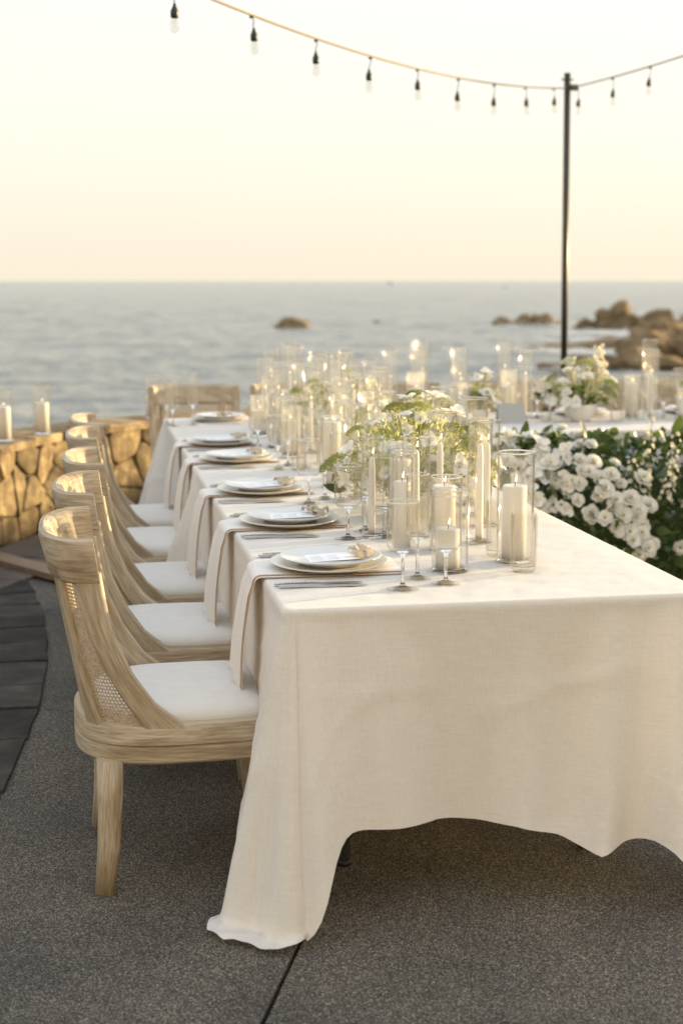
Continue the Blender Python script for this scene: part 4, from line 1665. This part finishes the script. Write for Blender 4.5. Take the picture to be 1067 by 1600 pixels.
BLOS = [blossom_mesh(k) for k in range(4)]
BLOSC = [blossom_mesh(k + 10, 'petal2') for k in range(3)]


def umbel_mesh(seed, mat, rad=.042, rays=46):
    rr = random.Random(seed)
    mb = MB()
    for k in range(rays):
        t = math.sqrt((k + .5) / rays)
        a = k * 2.39996
        x, y = rad * t * math.cos(a), rad * t * math.sin(a)
        z = .030 + .016 * (1 - t * t) + rr.uniform(-.003, .003)
        b = len(mb.v)
        mb.v += [(0, 0, 0), (x, y, z), (x + .0011, y + .0008, z)]
        mb.face((b, b + 1, b + 2))
        for j in range(7):
            mb.octa((x + rr.uniform(-.006, .006), y + rr.uniform(-.006, .006), z + rr.uniform(-.003, .005)), rr.uniform(.0018, .0034))
    return mb.mesh('umbel', M[mat], smooth=False)


UMB = [umbel_mesh(1, 'umbel'), umbel_mesh(2, 'umbel', .035, 38), umbel_mesh(3, 'umbelw', .036, 36), umbel_mesh(4, 'umbel', .028, 30)]


def leaf_mesh(L, W, mat, fold=.25):
    mb = MB()
    P = []
    for i in range(5):
        t = i / 4
        w = W * math.sin(math.pi * min(1, .08 + .92 * t)) ** .8 if i < 4 else .0005
        z = -.25 * L * t * t
        P.append([(t * L, -w, z + fold * w), (t * L, 0, z), (t * L, w, z + fold * w)])
    mb.grid(P)
    return mb.mesh('leaf', M[mat])


LEAF = [leaf_mesh(.075, .022, 'leaf'), leaf_mesh(.09, .020, 'leafd'), leaf_mesh(.06, .024, 'leafd'), leaf_mesh(.05, .016, 'leaf')]


def aim(d, spin=0.0):
    return (Vector(d).to_track_quat('Z', 'Y') @ Vector((0, 0, 1)).rotation_difference(Vector((0, 0, 1)))).to_euler() if not spin else (Vector(d).to_track_quat('Z', 'Y').to_matrix() @ Matrix.Rotation(spin, 3, 'Z')).to_euler()


def aimx(d, spin=0.0):
    return (Vector(d).to_track_quat('X', 'Z').to_matrix() @ Matrix.Rotation(spin, 3, 'X')).to_euler()


def wisp_mesh(name, n, rx, ry, rz_, seed, mat, size=(.008, .02), c=(0, 0, 0), dome=True):
    """a cloud of fine leaflets and stalks in one mesh"""
    rr = random.Random(seed)
    mb = MB()
    for _ in range(n):
        while True:
            u = Vector((rr.uniform(-1, 1), rr.uniform(-1, 1), rr.uniform(0 if dome else -1, 1)))
            if .25 < u.length < 1: break
        p = Vector((c[0] + u.x * rx, c[1] + u.y * ry, c[2] + u.z * rz_))
        d = (u + Vector((rr.uniform(-.6, .6), rr.uniform(-.6, .6), rr.uniform(-.3, .7)))).normalized()
        L = rr.uniform(*size)
        s_ = d.cross(Vector((rr.uniform(-1, 1), rr.uniform(-1, 1), rr.uniform(-1, 1)))).normalized() * L * .28
        b = len(mb.v)
        mb.v += [p, p + d * L * .5 + s_, p + d * L, p + d * L * .5 - s_]
        mb.face((b, b + 1, b + 2, b + 3))
    return mb.mesh(name, M[mat], smooth=False)


def bouquet(loc, label, rx, ry, h, num, seed, bowl=(.085, .085), tall=None, cat='bouquet', umb=12, blo=26, leaves=26, spikes=()):
    rr = random.Random(seed)
    e = tag(empty('floral_centerpiece', loc), label, cat, 'table flowers')
    bh, br = bowl
    mb = MB()
    mb.lathe([(0, 0), (br * .55, 0), (br * .60, .004), (br * .9, bh * .45), (br, bh * .9), (br, bh), (br - .004, bh), (br * .9, bh * .55), (br * .5, .012), (0, .012)], 36)
    mb.build('bowl', M['ceramic'], e)
    st = MB()
    O = Vector((0, 0, bh * .6))

    def dome(lo=.55):
        a = rr.uniform(0, 6.283)
        el = math.asin(rr.uniform(-.12, 1))
        k = rr.uniform(lo, 1.05)
        return Vector((rx * math.cos(a) * math.cos(el) * k, ry * math.sin(a) * math.cos(el) * k, bh + .02 + h * max(-.02, math.sin(el)) * k))

    def stalk(p):
        mid = (O + p) * .5 + Vector((0, 0, .02))
        st.tube([O, mid, p], [.0018, .0014, .001], 4, caps=False)
    for _ in range(umb):
        p = dome(.75)
        stalk(p)
        d = (p - O).normalized() + Vector((0, 0, .8))
        inst('umbel', UMB[rr.choice((0, 0, 1, 2, 3))], e, p, aim(d, rr.uniform(.1, 6)), rr.uniform(.75, 1.2))
    for _ in range(blo):
        p = dome(.7)
        stalk(p)
        inst('blossom', rr.choice(BLOS), e, p, aim((p - O).normalized() + Vector((0, -.35, .1)), rr.uniform(.1, 6)), rr.uniform(.8, 1.35))
    for _ in range(leaves):
        p = dome(.4)
        p.z = bh + (p.z - bh) * .6
        inst('leaf', rr.choice(LEAF), e, p * .85, aimx((p - O).normalized() + Vector((rr.uniform(-.4, .4), rr.uniform(-.4, .4), -.1)), rr.uniform(.1, 6)), rr.uniform(.6, 1.0))
    for (sx, sy, sh, n) in spikes:
        top = Vector((sx, sy, sh))
        stalk(top)
        for k in range(n):
            t = k / (n - 1)
            a = k * 2.4
            q = top + Vector((.032 * (1 - t * .7) * math.cos(a) + rr.uniform(-.01, .01), .032 * (1 - t * .7) * math.sin(a) + rr.uniform(-.01, .01), -.15 * (1 - t) + rr.uniform(-.01, .01)))
            inst('blossom', rr.choice(BLOSC), e, q, aim((math.cos(a), math.sin(a), .5), k + .1), .75 * (1.15 - .5 * t))
    tag(inst('foliage', wisp_mesh('foliage', num, rx * .95, ry * .95, h * .9, seed, 'umbel', c=(0, 0, bh)), e), kind='stuff')
    tag(st.build('stems', M['stem'], e), kind='stuff')
    return e


bouquet((.60, 1.17, TZ + .001), 'large airy bouquet of green umbels and white blossoms in a white bowl, mid table', .27, .25, .27, 3600, 4, umb=32, blo=64, leaves=16, spikes=((.16, -.15, .30, 12),))
bouquet((.74, 2.35, TZ + .001), 'second airy green and white bouquet behind the large one', .19, .22, .15, 700, 5, umb=9, blo=34, leaves=10, spikes=((-.02, .05, .34, 12),))
bouquet((.66, 3.35, TZ + .001), 'third airy bouquet standing among the far vases', .17, .2, .16, 500, 6, umb=9, blo=22, leaves=8)
bouquet((.95, 4.05, TZ + .001), 'far bouquet with round green flower above the vases', .12, .14, .22, 400, 7, umb=6, blo=14, leaves=8)
bouquet((1.66, 4.12, TZ + .001), 'small posy on the head table before the grey card', .09, .09, .18, 300, 8, bowl=(.07, .05), umb=5, blo=16, leaves=12)
bouquet((2.20, 4.06, TZ + .001), 'full cream bouquet with tall flower spike in a round ceramic bowl', .19, .15, .20, 900, 9, bowl=(.095, .088), umb=10, blo=46, leaves=34, spikes=((.10, 0, .40, 24), (.06, .03, .33, 16), (.13, .02, .31, 16), (-.03, .02, .33, 8), (.15, -.02, .24, 12)))
bouquet((2.93, 4.10, TZ + .001), 'cream bouquet cut by the picture edge on the head table', .15, .14, .20, 500, 10, umb=6, blo=24, leaves=20, spikes=((0, 0, .30, 12),))
# posy in a small glass beside the bowl
e = tag(empty('bud_vase', (2.02, 4.10, TZ + .001)), 'little posy in a frosted tumbler left of the round ceramic bowl', 'bud vase', 'table flowers')
inst('tumbler', RB2, e)
rr = random.Random(5)
for k in range(18):
    a, r = k * 2.4, .055 * math.sqrt((k + .5) / 18)
    p = Vector((r * math.cos(a), r * math.sin(a), .17 + .05 * (1 - r / .055) + rr.uniform(-.02, .02)))
    inst('blossom', rr.choice(BLOSC), e, p, aim((p.x, p.y - .03, .06), k + .1), rr.uniform(.7, 1.0))
for k in range(14):
    a = k * 2.4
    inst('leaf', rr.choice(LEAF), e, (.03 * math.cos(a), .03 * math.sin(a), .12 + .02 * (k % 3)), aimx((math.cos(a), math.sin(a), .3), k + .1), .6)

# grey tent card on the head table
mb = MB()
mb.grid([[(-.075, -.03, 0), (.075, -.03, 0)], [(-.075, -.002, .105), (.075, -.002, .105)], [(-.075, .002, .105), (.075, .002, .105)], [(-.075, .03, 0), (.075, .03, 0)]])
o = mb.build('tent_card', M['greycard'], smooth=False)
o.location = (1.80, 4.03, TZ + .001)
tag(o, 'plain grey folded card standing on the head table', 'card')

# ================================================================== rose hedge in front of the head table
hedge = tag(empty('floral_hedge', (2.15, 3.0, 0)), 'low hedge of white ruffled roses and dark leaves before the head table', 'flower hedge')
rr = random.Random(21)
HX0, HX1 = -.85, .75      # local x range


def hedge_front(x):
    return -.34 + .06 * math.sin(x * 5) + .05 * math.sin(x * 11 + 1)


def hedge_top(x):
    return .74 + .03 * math.sin(x * 4 + 2.6) + .03 * math.sin(x * 9)


def hedge_pt(x, v):
    """v 0: foot of the front, 1: top ridge"""
    a = v * math.pi * .62
    return Vector((x, hedge_front(x) * math.cos(min(a, 1.57)) - .02 + max(0, a - 1.57) * .3, .06 + (hedge_top(x) - .06) * math.sin(min(a, 1.57))))


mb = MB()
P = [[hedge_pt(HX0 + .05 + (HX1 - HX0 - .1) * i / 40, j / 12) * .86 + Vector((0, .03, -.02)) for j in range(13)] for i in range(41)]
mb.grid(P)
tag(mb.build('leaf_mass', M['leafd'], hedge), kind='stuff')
CLUSTERS = [(-.66, .72, .13, 12), (-.53, .68, .11, 9), (-.67, .50, .10, 7), (-.58, .46, .08, 5), (-.385, .77, .060, 4), (-.39, .66, .06, 4), (-.46, .59, .07, 5), (-.25, .56, .115, 10), (-.34, .48, .08, 5), (-.155, .52, .03, 1), (-.19, .35, .06, 4), (-.28, .33, .06, 3), (-.24, .43, .06, 4), (-.76, .62, .09, 7), (.02, .30, .04, 1), (.30, .5, .12, 6), (.55, .65, .1, 6)]
cnt = 0
for (cx_, cz, rad, n) in CLUSTERS:
    for k in range(n):
        a, r = k * 2.39996 + cx_ * 5, rad * math.sqrt((k + .5) / n)
        x = cx_ + r * math.cos(a) + rr.uniform(-.012, .012)
        zz = min(.999, max(.02, (cz + r * math.sin(a) + rr.uniform(-.01, .01) - .06) / (hedge_top(x) - .06)))
        v = math.asin(zz) / (math.pi * .62)
        p = hedge_pt(x, v)
        q = hedge_pt(x, min(1.1, v + .05))
        t = (q - p).normalized()
        nrm = Vector((rr.uniform(-.35, .35), -t.z, t.y)).normalized()
        if nrm.y > 0 and v < .7: nrm = -nrm
        nrm = (nrm + Vector((-.12, -.25, .12))).normalized()
        if cx_ < -.5:      # phlox heads of small blossoms
            for kk in range(2):
                inst('blossom', BLOS[(cnt + kk) % 4], hedge, p + nrm * rr.uniform(.0, .06) + Vector((rr.uniform(-.03, .03), 0, rr.uniform(-.03, .03))), aim(nrm + Vector((rr.uniform(-.5, .5), 0, rr.uniform(-.3, .5))), rr.uniform(.1, 6)), rr.uniform(1.1, 1.6))
            if cnt % 3:
                cnt += 1
                continue
        b = inst('rose_bloom', ROSES[cnt % 4], hedge, p + nrm * rr.uniform(.015, .06), aim(nrm, rr.uniform(.1, 6)), rr.uniform(.62, 1.02))
        inst('bloom_centre', CEN, b, (0, 0, 0))
        cnt += 1
for k in range(270):
    x = rr.uniform(HX0, HX1)
    v = rr.uniform(.02, 1.05)
    p = hedge_pt(x, v)
    nrm = Vector((rr.uniform(-.8, .8), -1.0 + v * .6, rr.uniform(-.2, .9))).normalized()
    inst('leaf', LEAF[rr.choice((0, 1, 1, 2, 2, 2))], hedge, p, aimx(nrm, rr.uniform(.1, 6)), rr.uniform(.8, 1.45))
# one dark upright leafy sprig and loose white sprays
for k in range(46):
    a = k * 2.4
    z = .60 + .16 * rr.random()
    inst('leaf', LEAF[rr.choice((0, 2))], hedge, (-.29 + rr.uniform(-.07, .07), -.14 + rr.uniform(-.04, .04), z + .07), aimx((math.cos(a) * .7, math.sin(a) * .5, .8), a + .1), rr.uniform(.6, .95))
mb = MB()
for k in range(2600):
    x = rr.uniform(HX0, HX1)
    v = rr.uniform(0, 1.05)
    p = hedge_pt(x, v) * rr.uniform(.9, 1.04)
    d = Vector((rr.uniform(-1, 1), rr.uniform(-1.2, .2), rr.uniform(-.5, 1))).normalized()
    L = rr.uniform(.03, .065)
    s_ = d.cross(Vector((rr.uniform(-1, 1), rr.uniform(-1, 1), rr.uniform(-1, 1)))).normalized() * L * .26
    b = len(mb.v)
    mb.v += [p, p + d * L * .5 + s_, p + d * L, p + d * L * .5 - s_]
    mb.face((b, b + 1, b + 2, b + 3))
tag(mb.build('foliage', M['leafd'], hedge, smooth=False), kind='stuff')
st = MB()
for (bx, by, tx, ty, tz) in ((-.11, -.22, -.09, -.26, .90), (-.20, -.25, -.19, -.30, .72), (.0, -.2, .03, -.26, .83), (.12, -.2, .17, -.2, .86), (-.06, -.3, -.02, -.36, .70), (-.14, -.25, -.13, -.33, .66), (.06, -.3, .08, -.36, .62)):
    st.tube([(bx, by, .4), ((bx + tx) / 2 + .01, (by + ty) / 2, (tz + .4) / 2), (tx, ty, tz)], [.003, .0022, .0014], 5)
    for k in range(16):
        t = .45 + .55 * k / 15
        q = Vector((bx + (tx - bx) * t, by + (ty - by) * t, .4 + (tz - .4) * t))
        a = k * 2.4
        inst('blossom', BLOSC[k % 3], hedge, q + Vector((.022 * math.cos(a), .022 * math.sin(a), 0)) * (1.2 - .5 * t), aim((math.cos(a), math.sin(a), .3), k + .1), .55 * (1.3 - .6 * t))
tag(st.build('stems', M['stem'], hedge), kind='stuff')

# ================================================================== pole and string lights
PX, PY, PZ = 3.05, 6.86, 2.985
pole = tag(empty('light_pole', (PX, PY, 0)), 'tall slim dark bronze pole carrying the string lights', 'pole')
mb = MB()
mb.tube([(.04, 0, 0), (0, 0, PZ)], .024, 12)
mb.build('post', M['pole'], pole)
mb = MB()
mb.lathe([(0, 0), (.09, 0), (.09, .01), (.03, .015), (.025, .05)], 20)
mb.build('base_plate', M['pole'], pole)
mb = MB()
mb.tube([(-.045, 0, PZ - .045), (.05, 0, PZ - .045)], .006, 8)
mb.build('eye_bolt', M['pole'], pole)
mb = MB()
mb.box((.05, 0, PZ - .10), (.06, .035, .04))
mb.build('cable_clamp', M['pole'], pole, smooth=False)
SOCK = lathe_mesh('bulb', [(0, 0), (.006, 0), (.009, -.012), (.015, -.026), (.019, -.032), (.019, -.062), (.016, -.066), (0, -.066)], M['socket'], 14)
BULB = lathe_mesh('glass', [(.012, -.064), (.0125, -.070), (.019, -.083), (.0225, -.100), (.021, -.116), (.014, -.129), (.005, -.135), (0, -.136)], M['bulbglass'], 16)
FIL = MB().tube([(-.004, 0, -.066), (-.006, 0, -.1), (0, 0, -.112), (.006, 0, -.1), (.004, 0, -.066)], .0008, 5).mesh('filament', M['ribbon'])


def string(label, A, B, sag, ts, seed):
    e = tag(empty('string_light', A), label, 'string lights', 'strings of bulbs')
    rr = random.Random(seed)
    A_, B_ = Vector(A), Vector(B)

    def pt(t):
        p = A_.lerp(B_, t)
        p.z -= sag * 4 * t * (1 - t)
        return p
    mb = MB()
    mb.tube([pt(k / 60) - A_ for k in range(61)], .0055, 6)
    mb.build('cable', M['wire'], e)
    for t in ts:
        p = pt(t) - A_
        L = rr.uniform(.055, .085)
        sw = Vector((rr.uniform(-.012, .012), rr.uniform(-.012, .012), -L))
        b = inst('bulb', SOCK, e, p + sw, (rr.uniform(-.06, .06), rr.uniform(-.06, .06), 0), .85)
        inst('glass', BULB, b)
        inst('filament', FIL, b)
        d = MB()
        d.tube([-sw + Vector((.004, 0, .008)), -sw * .6 + Vector((.006, 0, 0)), -sw * .25, Vector((0, 0, -.002))], .0028, 6)
        d.tube([-sw + Vector((-.010, 0, -.002)), -sw + Vector((.010, .004, .004))], .008, 6)
        d.build('drop_wire', M['socket'], b)


string('string of clear bulbs sweeping from the pole up over the chairs', (PX, PY, 2.88), (-1.1, 1.4, 2.85), .20, [.043, .126, .212, .298, .386, .474, .562, .652, .745, .835], 1)
string('string of clear bulbs running from the pole past the rocks', (PX + .02, PY, 2.88), (3.8, 3.75, 3.1), .05, [.03, .169, .305, .43, .57], 2)
